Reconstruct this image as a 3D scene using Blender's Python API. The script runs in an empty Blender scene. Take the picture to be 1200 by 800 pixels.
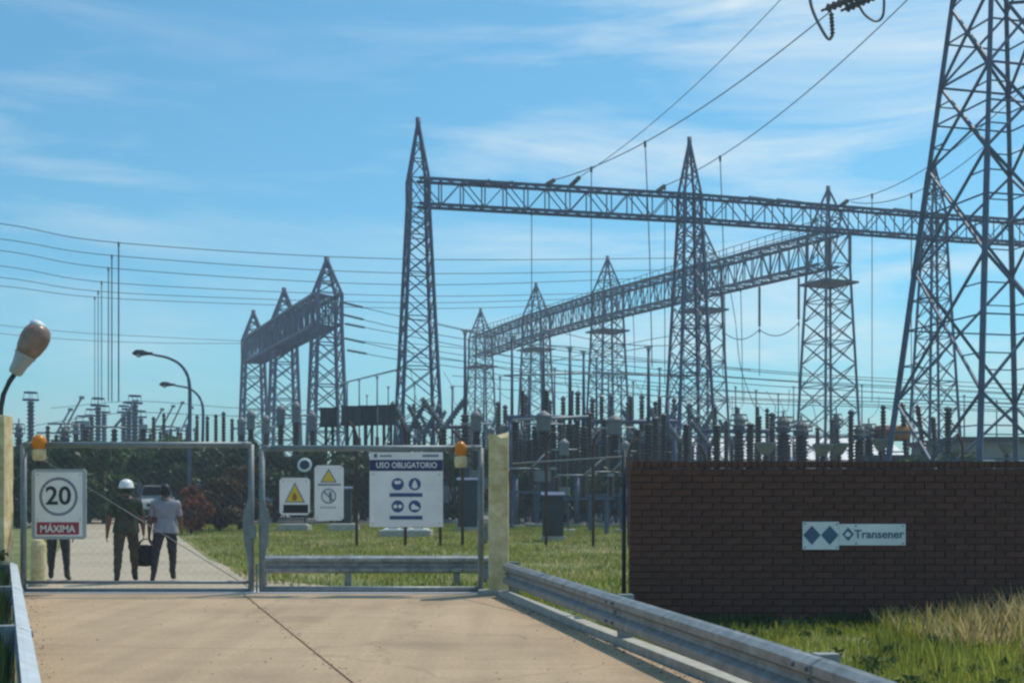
import bpy, bmesh, math, random
import numpy as np
from mathutils import Vector, Matrix, noise
R = math.radians
rnd = random.Random(7)
nr = np.random.default_rng(11)
S = bpy.context.scene
C = S.collection
V = Vector

# ------------------------------------------------------------------ camera, sky, sun, exposure
EYE, F, CX, HZ = 1.6, 1400.0, 600.0, 578.0       # eye height, focal length / centre / horizon in photo pixels
cam = bpy.data.cameras.new('camera'); camo = bpy.data.objects.new('camera', cam); C.objects.link(camo)
camo.location = (0, 0, EYE); camo.rotation_euler = (R(90), 0, 0)
cam.sensor_width = 36; cam.lens = 36*F/1200; cam.shift_y = (HZ-400)/1200
cam.clip_start = .1; cam.clip_end = 5000
S.camera = camo

SKYOFF = 10.2; CLOUDOFF = 0.9
SUN_EL, SUN_AZ = 60, 44                            # azimuth: degrees right of the view direction
w = bpy.data.worlds.new('World'); S.world = w; w.use_nodes = True
nt = w.node_tree; nt.nodes.clear()
def N(t, **k):
    n = nt.nodes.new(t)
    for a, b in k.items(): setattr(n, a, b)
    return n
sky = N('ShaderNodeTexSky', sky_type='NISHITA', sun_disc=False)
sky.sun_elevation = R(SUN_EL); sky.sun_rotation = R(SUN_AZ); sky.air_density = 1.0; sky.dust_density = .9; sky.ozone_density = 2.5
tc = N('ShaderNodeTexCoord'); mp = N('ShaderNodeMapping'); mp.inputs['Scale'].default_value = (1.3, 1.6, 8.5); mp.inputs['Rotation'].default_value = (0, R(17), R(25)); mp.inputs['Location'].default_value = (CLOUDOFF, .7*CLOUDOFF, 0)
n2 = N('ShaderNodeTexNoise'); n2.inputs['Scale'].default_value = .75; n2.inputs['Detail'].default_value = 2      # where the cirrus lies thick or thin
mp2 = N('ShaderNodeMapping'); mp2.inputs['Location'].default_value = (SKYOFF, 1.3, .4); mp2.inputs['Scale'].default_value = (1.3, 1.3, 2.2)
r2 = N('ShaderNodeMapRange'); r2.inputs[1].default_value = .40; r2.inputs[2].default_value = .58; r2.inputs[3].default_value = .05; r2.inputs[4].default_value = 1.0; cv = N('ShaderNodeMath', operation='MULTIPLY')
n1 = N('ShaderNodeTexNoise'); n1.inputs['Scale'].default_value = 2.1; n1.inputs['Detail'].default_value = 7; n1.inputs['Roughness'].default_value = .58; n1.inputs['Distortion'].default_value = .5
rp = N('ShaderNodeValToRGB'); rp.color_ramp.elements[0].position = .44; rp.color_ramp.elements[1].position = .74
mx = N('ShaderNodeMix', data_type='RGBA'); tint = N('ShaderNodeMix', data_type='RGBA', blend_type='MULTIPLY')
tint.inputs[0].default_value = 1.0; tint.inputs[7].default_value = (.545, 1.08, 1.14, 1)
mth = N('ShaderNodeMath', operation='MULTIPLY'); mth.inputs[1].default_value = .85
mx.inputs[7].default_value = (7.6, 8.1, 7.9, 1)
bg = N('ShaderNodeBackground'); bg.inputs['Strength'].default_value = .14; wo = N('ShaderNodeOutputWorld')
L = nt.links.new
L(tc.outputs['Generated'], mp.inputs[0]); L(mp.outputs[0], n1.inputs['Vector']); L(n1.outputs['Fac'], rp.inputs[0])
L(sky.outputs[0], tint.inputs[6]); L(tint.outputs[2], mx.inputs[6]); L(tc.outputs['Generated'], mp2.inputs[0]); L(mp2.outputs[0], n2.inputs['Vector']); L(n2.outputs['Fac'], r2.inputs[0]); L(rp.outputs[0], cv.inputs[0]); L(r2.outputs[0], cv.inputs[1]); L(cv.outputs[0], mth.inputs[0]); L(mth.outputs[0], mx.inputs[0])
L(mx.outputs[2], bg.inputs[0]); L(bg.outputs[0], wo.inputs[0])

sl = bpy.data.lights.new('sun', 'SUN'); sl.energy = 3.6; sl.angle = R(.5); sl.color = (1, .92, .79)
so = bpy.data.objects.new('sun', sl); C.objects.link(so)
SD = V((math.sin(R(SUN_AZ))*math.cos(R(SUN_EL)), math.cos(R(SUN_AZ))*math.cos(R(SUN_EL)), math.sin(R(SUN_EL))))
so.rotation_euler = SD.to_track_quat('Z', 'Y').to_euler(); so.location = SD*60

S.view_settings.view_transform = 'Standard'; S.view_settings.look = 'None'
S.view_settings.exposure = -.15; S.view_settings.gamma = 1
S.render.engine = 'CYCLES'
cy = S.cycles
cy.use_denoising = True
cy.max_bounces = 6; cy.diffuse_bounces = 3; cy.glossy_bounces = 3; cy.transparent_max_bounces = 8; cy.volume_bounces = 0
S.render.filter_size = 2.5
cy.filter_width = 2.5

# ------------------------------------------------------------------ helpers
def P(x, y, Y):                                    # photo pixel at a distance -> point in the place
    return V(((x-CX)/F*Y, Y, EYE+(HZ-y)/F*Y))
def X_(x, Y): return (x-CX)/F*Y
def Z_(y, Y): return EYE+(HZ-y)/F*Y
def G(x, y):
    Y = EYE*F/(y-HZ); return V(((x-CX)/F*Y, Y, 0))
def lin(r, g, b):
    f = lambda c: c/12.92 if c <= .04045 else ((c+.055)/1.055)**2.4
    return (f(r/255), f(g/255), f(b/255))
ORD = ['first','second','third','fourth','fifth','sixth','seventh','eighth','ninth','tenth','eleventh','twelfth','thirteenth','fourteenth','fifteenth','sixteenth','seventeenth','eighteenth','nineteenth','twentieth']

def mat(name, col, rough=.7, metal=0, var=.25, scale=6, bump=0, bscale=40, col2=None, rand=0, trans=0, island=False):
    m = bpy.data.materials.new(name); m.use_nodes = True
    t = m.node_tree; b = t.nodes['Principled BSDF']; n_ = t.nodes.new; l = t.links.new
    b.inputs['Roughness'].default_value = rough; b.inputs['Metallic'].default_value = metal
    tcn = n_('ShaderNodeTexCoord'); nz = n_('ShaderNodeTexNoise'); nz.inputs['Scale'].default_value = scale; nz.inputs['Detail'].default_value = 6; nz.inputs['Roughness'].default_value = .6
    l(tcn.outputs['Object'], nz.inputs['Vector'])
    r = n_('ShaderNodeValToRGB'); r.color_ramp.elements[0].position = .3; r.color_ramp.elements[1].position = .7
    a = tuple(c*(1-var) for c in col); z = col2 or tuple(min(1, c*(1+var)) for c in col)
    r.color_ramp.elements[0].color = (*a, 1); r.color_ramp.elements[1].color = (*z, 1)
    l(nz.outputs['Fac'], r.inputs[0]); out = r.outputs[0]
    if rand:
        oi = n_('ShaderNodeObjectInfo'); ge = n_('ShaderNodeNewGeometry'); ad = n_('ShaderNodeMath'); ad.operation = 'ADD'; fr_ = n_('ShaderNodeMath'); fr_.operation = 'FRACT'; mr = n_('ShaderNodeMapRange'); mr.inputs[3].default_value = 1-rand; mr.inputs[4].default_value = 1+rand
        if island:
            l(oi.outputs['Random'], ad.inputs[0]); l(ge.outputs['Random Per Island'], ad.inputs[1]); l(ad.outputs[0], fr_.inputs[0]); l(fr_.outputs[0], mr.inputs[0])
        else: l(oi.outputs['Random'], mr.inputs[0])
        mm = n_('ShaderNodeMix'); mm.data_type = 'RGBA'; mm.blend_type = 'MULTIPLY'; mm.inputs[0].default_value = 1
        l(out, mm.inputs[6]); l(mr.outputs[0], mm.inputs[7]); out = mm.outputs[2]
    l(out, b.inputs['Base Color'])
    if bump:
        nb = n_('ShaderNodeTexNoise'); nb.inputs['Scale'].default_value = bscale; nb.inputs['Detail'].default_value = 5
        l(tcn.outputs['Object'], nb.inputs['Vector']); bp = n_('ShaderNodeBump'); bp.inputs['Strength'].default_value = bump; bp.inputs['Distance'].default_value = .02
        l(nb.outputs['Fac'], bp.inputs['Height']); l(bp.outputs[0], b.inputs['Normal'])
    if trans:
        td = n_('ShaderNodeBsdfTranslucent'); l(out, td.inputs[0]); ms = n_('ShaderNodeMixShader'); ms.inputs[0].default_value = trans
        l(b.outputs[0], ms.inputs[1]); l(td.outputs[0], ms.inputs[2]); l(ms.outputs[0], t.nodes['Material Output'].inputs[0])
    return m

M = {}
M['steel'] = mat('galvanised lattice steel', (.08,.108,.18), .6, .15, .35, 2)
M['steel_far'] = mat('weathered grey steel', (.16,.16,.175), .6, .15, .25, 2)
M['steel_dark'] = mat('dark painted steel', (.03,.037,.048), .6, .1, .3, 3)
M['gate'] = mat('gate galvanised tube', (.19,.22,.235), .5, .25, .2, 8)
M['rail'] = mat('galvanised guardrail', (.25,.265,.275), .5, .3, .38, 7, .15, 25, rand=.12)
M['mesh'] = mat('weathered mesh wire', (.11,.125,.13), .6, .2, .2, 8)
M['concrete'] = mat('pale concrete', (.42,.40,.35), .9, 0, .2, 7, .3, 60)
M['yellow_post'] = mat('yellow washed concrete', (.66,.47,.19), .9, 0, .25, 5, .5, 50, col2=(.88,.74,.46))
M['wire'] = mat('weathered aluminium conductor', (.085,.10,.125), .6, .2, .1, 1)
M['bus'] = mat('aluminium tube', (.3,.32,.34), .5, .4, .1, 1)
M['porcelain'] = mat('brown porcelain', (.045,.026,.022), .3, 0, .3, 4, rand=.4)
M['porcelain_grey'] = mat('grey porcelain', (.12,.14,.16), .35, 0, .25, 4, rand=.3)
M['tank'] = mat('pale grey paint', (.17,.175,.185), .5, 0, .15, 4, rand=.2)
M['white'] = mat('white paint', (.74,.75,.76), .5, 0, .06, 5)
M['signwhite'] = mat('white sign sheet', (.86,.82,.81), .4, 0, .10, 2.5)
M['signgrey'] = mat('grey sign frame', (.42,.44,.45), .5, .2, .1, 3)
M['black'] = mat('black print', (.015,.015,.017), .5, 0, .1, 3)
M['red'] = mat('red print', (.38,.035,.06), .45, 0, .12, 5)
M['blue'] = mat('blue print', (.035,.075,.22), .45, 0, .1, 5)
M['navy'] = mat('navy print', (.02,.028,.13), .45, 0, .1, 5)
M['yellow'] = mat('yellow print', (.72,.52,.04), .45, 0, .08, 5)
M['orange'] = mat('orange beacon lens', (.85,.32,.015), .25, 0, .06, 6, trans=.35)
M['greyprint'] = mat('grey print', (.2,.21,.26), .5, 0, .1, 5)
M['logoblue'] = mat('slate blue print', (.06,.13,.22), .45, 0, .12, 5)
M['brick'] = mat('dark brown brick', (.125,.047,.032), .85, 0, .25, 9, .5, 60, rand=.12, island=True)
M['mortar'] = mat('dirty mortar', (.095,.05,.04), .95, 0, .25, 10, .3, 60)
M['rail_sunlit'] = mat('sunlit toned guardrail', (.52,.55,.57), .5, .15, .2, 5, .1, 30)  # brighter copy of the guardrail steel, sunlight put into its colour
M['footing'] = mat('damp stained footing', (.24,.21,.17), .9, 0, .5, 3, .4, 40)
M['steel_hazed'] = mat('haze paled lattice steel', (.15,.175,.225), .6, .15, .3, 2)  # paler copy of the lattice steel, distance haze put into its colour
M['leaf'] = mat('dark leaves', (.05,.09,.028), .6, 0, .45, 1.2, rand=.25, trans=.25)
M['leaf2'] = mat('mid green leaves', (.075,.13,.032), .6, 0, .45, 1.2, rand=.2, trans=.3)
M['leafred'] = mat('orange red blossom', (.22,.062,.032), .6, 0, .5, 1.5, trans=.25)
M['leafbrown'] = mat('brownish leaves', (.10,.062,.032), .6, 0, .45, 1.3, trans=.2)
M['bark'] = mat('bark', (.09,.07,.055), .9, 0, .35, 8, .5, 30)
M['grass'] = mat('grass blades', (.21,.30,.035), .7, 0, .45, .7, col2=(.46,.47,.085), trans=.5, rand=.38, island=True)
M['grass_dry'] = mat('dry grass blades', (.62,.47,.17), .75, 0, .4, 1.2, col2=(.75,.62,.32), trans=.5, rand=.3, island=True)
M['weed'] = mat('dark weeds', (.045,.085,.02), .7, 0, .4, 2, trans=.25)
M['glass'] = mat('dark window glass', (.02,.025,.03), .08, 0, .1, 1)
M['rubber'] = mat('black rubber', (.02,.02,.02), .8, 0, .2, 5)
M['carwhite'] = mat('white car paint', (.72,.73,.75), .25, 0, .03, 2)
M['lampbowl'] = mat('aged lamp bowl', (.40,.27,.22), .3, 0, .25, 7, trans=.35)
M['lamphouse'] = mat('grey lamp housing', (.42,.42,.42), .5, .1, .12, 7)
M['rust'] = mat('rust orange paint', (.38,.15,.035), .7, 0, .4, 3)
M['rustred'] = mat('rust red paint', (.17,.055,.04), .7, 0, .4, 3)
M['skin'] = mat('skin', (.15,.075,.05), .6, 0, .1, 9)
M['hair'] = mat('dark hair', (.012,.01,.009), .6, 0, .2, 40)
M['olive'] = mat('dark olive cloth', (.045,.05,.032), .9, 0, .5, 9, .3, 60)
M['camo'] = mat('brown camouflage cloth', (.05,.042,.024), .9, 0, .55, 11, .3, 60, col2=(.10,.08,.05))
M['lilac'] = mat('grey lilac shirt', (.29,.28,.34), .9, 0, .14, 7, .3, 40)
M['trouser'] = mat('dark trousers', (.03,.031,.036), .9, 0, .25, 9, .3, 60)
M['boot'] = mat('dark boots', (.018,.015,.013), .5, 0, .2, 9)
M['bag'] = mat('black bag cloth', (.012,.011,.011), .7, 0, .3, 9)
M['helmet'] = mat('white hard hat', (.80,.80,.80), .35, 0, .03, 5)
M['roofwhite'] = mat('white sheet roof', (.78,.76,.76), .5, 0, .06, 1)
M['wallgrey'] = mat('grey green plaster', (.22,.24,.22), .9, 0, .15, 2)

# ground and paving
def ground_mat(name, cols, sc1, sc2, rough=.95, bump=.5, streak=False):
    m = bpy.data.materials.new(name); m.use_nodes = True
    t = m.node_tree; b = t.nodes['Principled BSDF']; n_ = t.nodes.new; l = t.links.new
    b.inputs['Roughness'].default_value = rough
    tcn = n_('ShaderNodeTexCoord')
    a = n_('ShaderNodeTexNoise'); a.inputs['Scale'].default_value = sc1; a.inputs['Detail'].default_value = 8; a.inputs['Roughness'].default_value = .62
    l(tcn.outputs['Object'], a.inputs['Vector'])
    r = n_('ShaderNodeValToRGB'); e = r.color_ramp.elements
    e[0].position = .3; e[0].color = (*cols[0], 1); e[1].position = .7; e[1].color = (*cols[2], 1)
    k = e.new(.5); k.color = (*cols[1], 1)
    l(a.outputs['Fac'], r.inputs[0])
    c = n_('ShaderNodeTexNoise'); c.inputs['Scale'].default_value = sc2; c.inputs['Detail'].default_value = 5; l(tcn.outputs['Object'], c.inputs['Vector'])
    mr = n_('ShaderNodeMapRange'); mr.inputs[1].default_value = .25; mr.inputs[2].default_value = .75; mr.inputs[3].default_value = .82; mr.inputs[4].default_value = 1.14; l(c.outputs['Fac'], mr.inputs[0])
    mm = n_('ShaderNodeMix'); mm.data_type = 'RGBA'; mm.blend_type = 'MULTIPLY'; mm.inputs[0].default_value = 1; l(r.outputs[0], mm.inputs[6]); l(mr.outputs[0], mm.inputs[7])
    out = mm.outputs[2]
    if streak:                                      # broom and tyre marks, crosswise and along the drive, and a few stains
        for rot, sc, lo in ((-18, (.5, 9, 1), .95), (18.2, (3.2, .22, 1), .90)):
            mp_ = n_('ShaderNodeMapping'); mp_.inputs['Rotation'].default_value = (0, 0, R(rot if rot > 0 else 4)); mp_.inputs['Scale'].default_value = sc
            l(tcn.outputs['Object'], mp_.inputs[0]); s = n_('ShaderNodeTexNoise'); s.inputs['Scale'].default_value = .8; s.inputs['Detail'].default_value = 4; l(mp_.outputs[0], s.inputs['Vector'])
            q = n_('ShaderNodeMapRange'); q.inputs[1].default_value = .35; q.inputs[2].default_value = .6; q.inputs[3].default_value = lo; q.inputs[4].default_value = 1.04; l(s.outputs['Fac'], q.inputs[0])
            m3 = n_('ShaderNodeMix'); m3.data_type = 'RGBA'; m3.blend_type = 'MULTIPLY'; m3.inputs[0].default_value = 1; l(out, m3.inputs[6]); l(q.outputs[0], m3.inputs[7]); out = m3.outputs[2]
        # oil and damp stains, fine cracks
        st = n_('ShaderNodeTexNoise'); st.inputs['Scale'].default_value = .55; st.inputs['Detail'].default_value = 3; st.inputs['Roughness'].default_value = .45; l(tcn.outputs['Object'], st.inputs['Vector'])
        sq = n_('ShaderNodeMapRange'); sq.inputs[1].default_value = .60; sq.inputs[2].default_value = .74; sq.inputs[3].default_value = 1; sq.inputs[4].default_value = .70; l(st.outputs['Fac'], sq.inputs[0])
        dn = n_('ShaderNodeTexNoise'); dn.inputs['Scale'].default_value = 2.2; dn.inputs['Detail'].default_value = 6; l(tcn.outputs['Object'], dn.inputs['Vector'])
        dm = n_('ShaderNodeMix'); dm.data_type = 'RGBA'; dm.inputs[0].default_value = .28; l(tcn.outputs['Object'], dm.inputs[6]); l(dn.outputs['Color'], dm.inputs[7])
        vo = n_('ShaderNodeTexVoronoi'); vo.feature = 'DISTANCE_TO_EDGE'; vo.inputs['Scale'].default_value = .42; l(dm.outputs[2], vo.inputs['Vector'])
        vq = n_('ShaderNodeMapRange'); vq.inputs[1].default_value = .0; vq.inputs[2].default_value = .009; vq.inputs[3].default_value = .80; vq.inputs[4].default_value = 1; l(vo.outputs['Distance'], vq.inputs[0])
        for q in (sq, vq):
            m3 = n_('ShaderNodeMix'); m3.data_type = 'RGBA'; m3.blend_type = 'MULTIPLY'; m3.inputs[0].default_value = 1; l(out, m3.inputs[6]); l(q.outputs[0], m3.inputs[7]); out = m3.outputs[2]
    l(out, b.inputs['Base Color'])
    bp = n_('ShaderNodeBump'); bp.inputs['Strength'].default_value = bump; bp.inputs['Distance'].default_value = .03
    l(c.outputs['Fac'], bp.inputs['Height']); l(bp.outputs[0], b.inputs['Normal'])
    return m
M['soil'] = ground_mat('rough grass ground', [(.08,.11,.025), (.15,.17,.04), (.27,.235,.11)], .35, 5)
M['drive'] = ground_mat('worn tan concrete', [(.355,.25,.155), (.435,.308,.192), (.48,.345,.22)], .45, 26, .9, .15, True)
M['road'] = ground_mat('pale dusty road', [(.34,.28,.20), (.42,.345,.25), (.47,.39,.29)], .3, 12, .95, .15)
M['gravel'] = ground_mat('grey gravel', [(.16,.16,.15), (.22,.21,.2), (.28,.27,.25)], .4, 9)

def origin_of(o):
    v = V((0,0,0))
    while o is not None: v = v+o.location; o = o.parent
    return v

class MB:
    def __init__(s): s.v = []; s.f = []; s.sm = []
    def add(s, vs, fs, smooth=False):
        n = len(s.v); s.v += [tuple(v) for v in vs]
        for f in fs: s.f.append(tuple(i+n for i in f)); s.sm.append(smooth)
        return s
    def box(s, c, d, rz=0, m=None):
        x, y, z = d[0]/2, d[1]/2, d[2]/2
        vs = [V((a*x, b*y, e*z)) for a in (-1,1) for b in (-1,1) for e in (-1,1)]
        if rz: q = Matrix.Rotation(rz, 3, 'Z'); vs = [q@v for v in vs]
        if m: vs = [m@v for v in vs]
        c = V(c)
        return s.add([v+c for v in vs], [(0,1,3,2),(4,6,7,5),(0,4,5,1),(2,3,7,6),(0,2,6,4),(1,5,7,3)])
    def bar(s, p, q, r, n=4, r2=None, cap=True, smooth=None):
        p, q = V(p), V(q); d = q-p
        if d.length < 1e-6: return s
        u = d.orthogonal().normalized() if abs(d.normalized().z) > .999 else d.cross(V((0,0,1))).normalized()
        w_ = d.cross(u).normalized(); r2 = r if r2 is None else r2
        vs = []
        for c, rr in ((p, r), (q, r2)):
            for k in range(n):
                a = 2*math.pi*(k+.5)/n; vs.append(c+(u*math.cos(a)+w_*math.sin(a))*rr)
        fs = [(k, (k+1) % n, n+(k+1) % n, n+k) for k in range(n)]
        if cap: fs += [tuple(range(n))[::-1], tuple(range(n, 2*n))]
        return s.add(vs, fs, n > 5 if smooth is None else smooth)
    def tube(s, pts, r, n=6):
        pts = [V(p) for p in pts]; vs = []; fs = []
        for i, p in enumerate(pts):
            d = (pts[min(i+1, len(pts)-1)]-pts[max(i-1, 0)]).normalized()
            u = d.cross(V((0,0,1))) if abs(d.z) < .95 else d.cross(V((0,1,0)))
            u.normalize(); w_ = d.cross(u).normalized(); rr = r[i] if isinstance(r, (list, tuple)) else r
            for k in range(n):
                a = 2*math.pi*k/n; vs.append(p+(u*math.cos(a)+w_*math.sin(a))*rr)
        for i in range(len(pts)-1):
            for k in range(n): fs.append((i*n+k, i*n+(k+1) % n, (i+1)*n+(k+1) % n, (i+1)*n+k))
        fs += [tuple(range(n))[::-1], tuple(range((len(pts)-1)*n, len(pts)*n))]
        return s.add(vs, fs, n > 4)
    def lathe(s, prof, c=(0,0,0), n=10, m=None, smooth=False):      # prof: (radius, z)
        vs = []; fs = []; c = V(c)
        for r, z in prof:
            for k in range(n):
                a = 2*math.pi*k/n; p = V((r*math.cos(a), r*math.sin(a), z)); vs.append((m@p if m else p)+c)
        for i in range(len(prof)-1):
            for k in range(n): fs.append((i*n+k, i*n+(k+1) % n, (i+1)*n+(k+1) % n, (i+1)*n+k))
        fs += [tuple(range(n))[::-1], tuple(range((len(prof)-1)*n, len(prof)*n))]
        return s.add(vs, fs, smooth)
    def prism(s, poly, d):                              # closed polygon swept along d
        n = len(poly); d = V(d); vs = [V(p) for p in poly]+[V(p)+d for p in poly]
        return s.add(vs, [tuple(range(n))[::-1], tuple(range(n, 2*n))]+[(k, (k+1) % n, n+(k+1) % n, n+k) for k in range(n)])
    def torus(s, c, R_, r, n=16, k=5, m=None):
        vs = []; fs = []; c = V(c)
        for i in range(n):
            a = 2*math.pi*i/n
            for j in range(k):
                b = 2*math.pi*j/k; p = V(((R_+r*math.cos(b))*math.cos(a), (R_+r*math.cos(b))*math.sin(a), r*math.sin(b))); vs.append((m@p if m else p)+c)
        for i in range(n):
            for j in range(k): fs.append((i*k+j, ((i+1) % n)*k+j, ((i+1) % n)*k+(j+1) % k, i*k+(j+1) % k))
        return s.add(vs, fs, True)
    def mesh(s, name, m, o=None):
        me = bpy.data.meshes.new(name)
        vs = s.v if o is None else [(a-o.x, b-o.y, c-o.z) for a, b, c in s.v]
        me.from_pydata(vs, [], s.f); me.materials.append(m)
        me.polygons.foreach_set('use_smooth', s.sm)
        bm = bmesh.new(); bm.from_mesh(me); bmesh.ops.recalc_face_normals(bm, faces=bm.faces); bm.to_mesh(me); bm.free()
        return me
    def build(s, name, m, parent=None, kind=None, label=None, local=False):
        me = s.mesh(name, m, origin_of(parent) if parent is not None and not local else None)
        o = bpy.data.objects.new(name, me); C.objects.link(o)
        if parent is not None: o.parent = parent
        if kind: o['kind'] = kind
        if label: o['label'] = label
        return o

def tag(o, label, cat, group=None):
    o['label'] = label; o['category'] = cat
    if group: o['group'] = group
    return o
def thing(name, label, cat, loc=(0,0,0), rz=0, group=None):
    o = bpy.data.objects.new(name, None); C.objects.link(o); o.location = loc; o.rotation_euler = (0,0,rz)
    o.empty_display_size = .2
    if label: tag(o, label, cat, group)
    return o
def kids(o): return [x for x in ALLKIDS.get(o.name, [])]
ALLKIDS = {}
def copy_tree(o, ch, parent=None):
    c = o.copy(); C.objects.link(c)
    if parent is not None: c.parent = parent
    for k in ch.get(o, []): copy_tree(k, ch, c)
    return c
def tree_of(o):
    d = {}
    def rec(x):
        d[x] = list(x.children)
        for y in d[x]: rec(y)
    rec(o); return d
def text(s, size, p, m, parent, name='lettering', depth=.003, align='CENTER', bold=0, sx=1.0):
    cu = bpy.data.curves.new(name, 'FONT'); cu.body = s; cu.size = size; cu.extrude = depth; cu.align_x = align; cu.align_y = 'CENTER'; cu.offset = bold
    cu.resolution_u = 3
    cu.materials.append(m); o = bpy.data.objects.new(name, cu); C.objects.link(o)
    bpy.context.view_layer.update()
    me = bpy.data.meshes.new_from_object(o.evaluated_get(bpy.context.evaluated_depsgraph_get())); bpy.data.objects.remove(o)
    o = bpy.data.objects.new(name, me); C.objects.link(o)
    o.parent = parent; o.location = V(p)-origin_of(parent); o.rotation_euler = (R(90), 0, 0); o.scale = (sx, 1, 1)
    return o
def smooth_path(pts, n=8):
    pts = [V(p) for p in pts]; out = []
    q = [pts[0]*2-pts[1]]+pts+[pts[-1]*2-pts[-2]]
    for i in range(1, len(q)-2):
        for k in range(n):
            t = k/n; a, b, c, d = q[i-1], q[i], q[i+1], q[i+2]
            out.append(.5*((2*b)+(c-a)*t+(2*a-5*b+4*c-d)*t*t+(3*b-a-3*c+d)*t**3))
    out.append(pts[-1]); return out

# ------------------------------------------------------------------ the ground, drive and road
def sheet(name, poly, z, m, parent=None):
    b = MB(); b.add([(p[0], p[1], z) for p in poly], [tuple(range(len(poly)))]); o = b.build(name, m, parent)
    if parent is None: o['kind'] = 'structure'
    return o
sheet('ground', [(-600,-20),(600,-20),(600,640),(-600,640)], 0, M['soil'])
kerbX = lambda Y: -.04+.222*(17.4-Y)
railLX = lambda Y: -7.73+.426*(18.4-Y)
jointX = lambda Y: -3.87+.328*(17.64-Y)
drive = thing('driveway', None, None); drive['kind'] = 'structure'
g = .012
def slab(x0, x1, y0, y1):
    top = [(x0(y0)+g, y0+g, .0), (x1(y0)-g, y0+g, .0), (x1(y1)-g, y1-g, .0), (x0(y1)+g, y1-g, .0)]
    MB().prism([(a, b, -.08) for a, b, c in top], (0,0,.12)).build('concrete_slab', M['drive'], drive)
YG = 18.8                                             # the gate line
for y0, y1 in ((3, YG-.17),):
    slab(lambda y: railLX(y)+.1, jointX, y0, y1); slab(jointX, lambda y: kerbX(y)-.02, y0, y1)
MB().prism([(railLX(3)+.1, 3, -.1), (kerbX(3), 3, -.1), (kerbX(YG-.17), YG-.17, -.1), (railLX(YG-.17)+.1, YG-.17, -.1)], (0,0,.105)).build('joint_bed', M['mortar'], drive)
# kerb in cast lengths along the right edge
kerb = thing('kerb', None, None); kerb['kind'] = 'structure'
y = 4.0
while y < 18.2:
    y1 = min(y+1.2, 18.25)
    pl = [(kerbX(y), y+.006, -.05), (kerbX(y)+.16, y+.006, -.05), (kerbX(y1)+.16, y1-.006, -.05), (kerbX(y1), y1-.006, -.05)]
    MB().prism(pl, (0,0,.17)).build('kerbstone', M['concrete'], kerb); y = y1
# steel sill under the gate: pale concrete strip with a track
sill = MB().prism([(-7.85, YG-.16, -.05), (-.30, YG-.16, -.05), (-.30, YG+.24, -.05), (-7.85, YG+.24, -.05)], (0,0,.105)).build('gate_sill', M['white']); sill['kind'] = 'structure'
rd = [(-7.85+ -.02, YG+.25), (-2.3, YG+.25), (-3.0, YG+1.6), (-4.5, YG+3.2), (-4.03-.328*10, YG+10), (-4.03-.328*60, YG+60), (-4.03-.328*116, YG+116), (-8.6-.328*116, YG+116), (-8.2-.328*60, YG+60), (-7.85-.328*10, YG+10)]
sheet('road', rd, .012, M['road'])
sheet('yard_gravel', [(-60, 66), (-24, 62), (70, 60), (70, 170), (-60, 170)], .004, M['gravel'])

# ------------------------------------------------------------------ the far wood that closes the view
def leaf_cloud(centres, radii, n, size, seed, flat=.8):
    r_ = np.random.default_rng(seed); centres = np.array(centres, float); radii = np.array(radii, float)
    wt = radii**2; idx = r_.choice(len(centres), n, p=wt/wt.sum())
    d = r_.normal(size=(n,3)); d /= np.linalg.norm(d, axis=1)[:,None]
    rad = radii[idx]*np.clip(r_.normal(.82, .22, n), .1, 1.3)
    p = centres[idx]+d*rad[:,None]*np.array([1,1,flat])
    a = r_.normal(size=(n,3)); a /= np.linalg.norm(a, axis=1)[:,None]
    b = np.cross(a, r_.normal(size=(n,3))); b /= np.linalg.norm(b, axis=1)[:,None]
    s = (size*r_.uniform(.6, 1.4, n))[:,None]
    q = np.stack([p-a*s, p-b*s*.5, p+a*s, p+b*s*.5], 1).reshape(-1, 3)
    return q, np.arange(n*4).reshape(-1, 4)
def quad_mesh(name, v, f, m):
    me = bpy.data.meshes.new(name); k = f.shape[1]
    me.vertices.add(len(v)); me.vertices.foreach_set('co', np.ascontiguousarray(v, dtype=np.float32).ravel())
    me.loops.add(f.size); me.loops.foreach_set('vertex_index', f.ravel().astype(np.int32))
    me.polygons.add(len(f)); me.polygons.foreach_set('loop_start', (np.arange(len(f))*k).astype(np.int32)); me.polygons.foreach_set('loop_total', np.full(len(f), k, np.int32))
    me.materials.append(m); me.update(); me.validate(); return me
cs = []; rs_ = []
for k in range(150):
    x = -190+k*2.9+rnd.uniform(-1.5,1.5); h = rnd.uniform(2.2, 4.2); cs.append((x, 205+rnd.uniform(-8,8), h*.8)); rs_.append(h)
v, f = leaf_cloud(cs, rs_, 42000, .42, 3)
o = bpy.data.objects.new('distant_wood', quad_mesh('distant_wood', v, f, M['leaf'])); C.objects.link(o); o['kind'] = 'stuff'; tag(o, 'dark line of woodland closing off the flat land behind the yard', 'wood')

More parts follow.
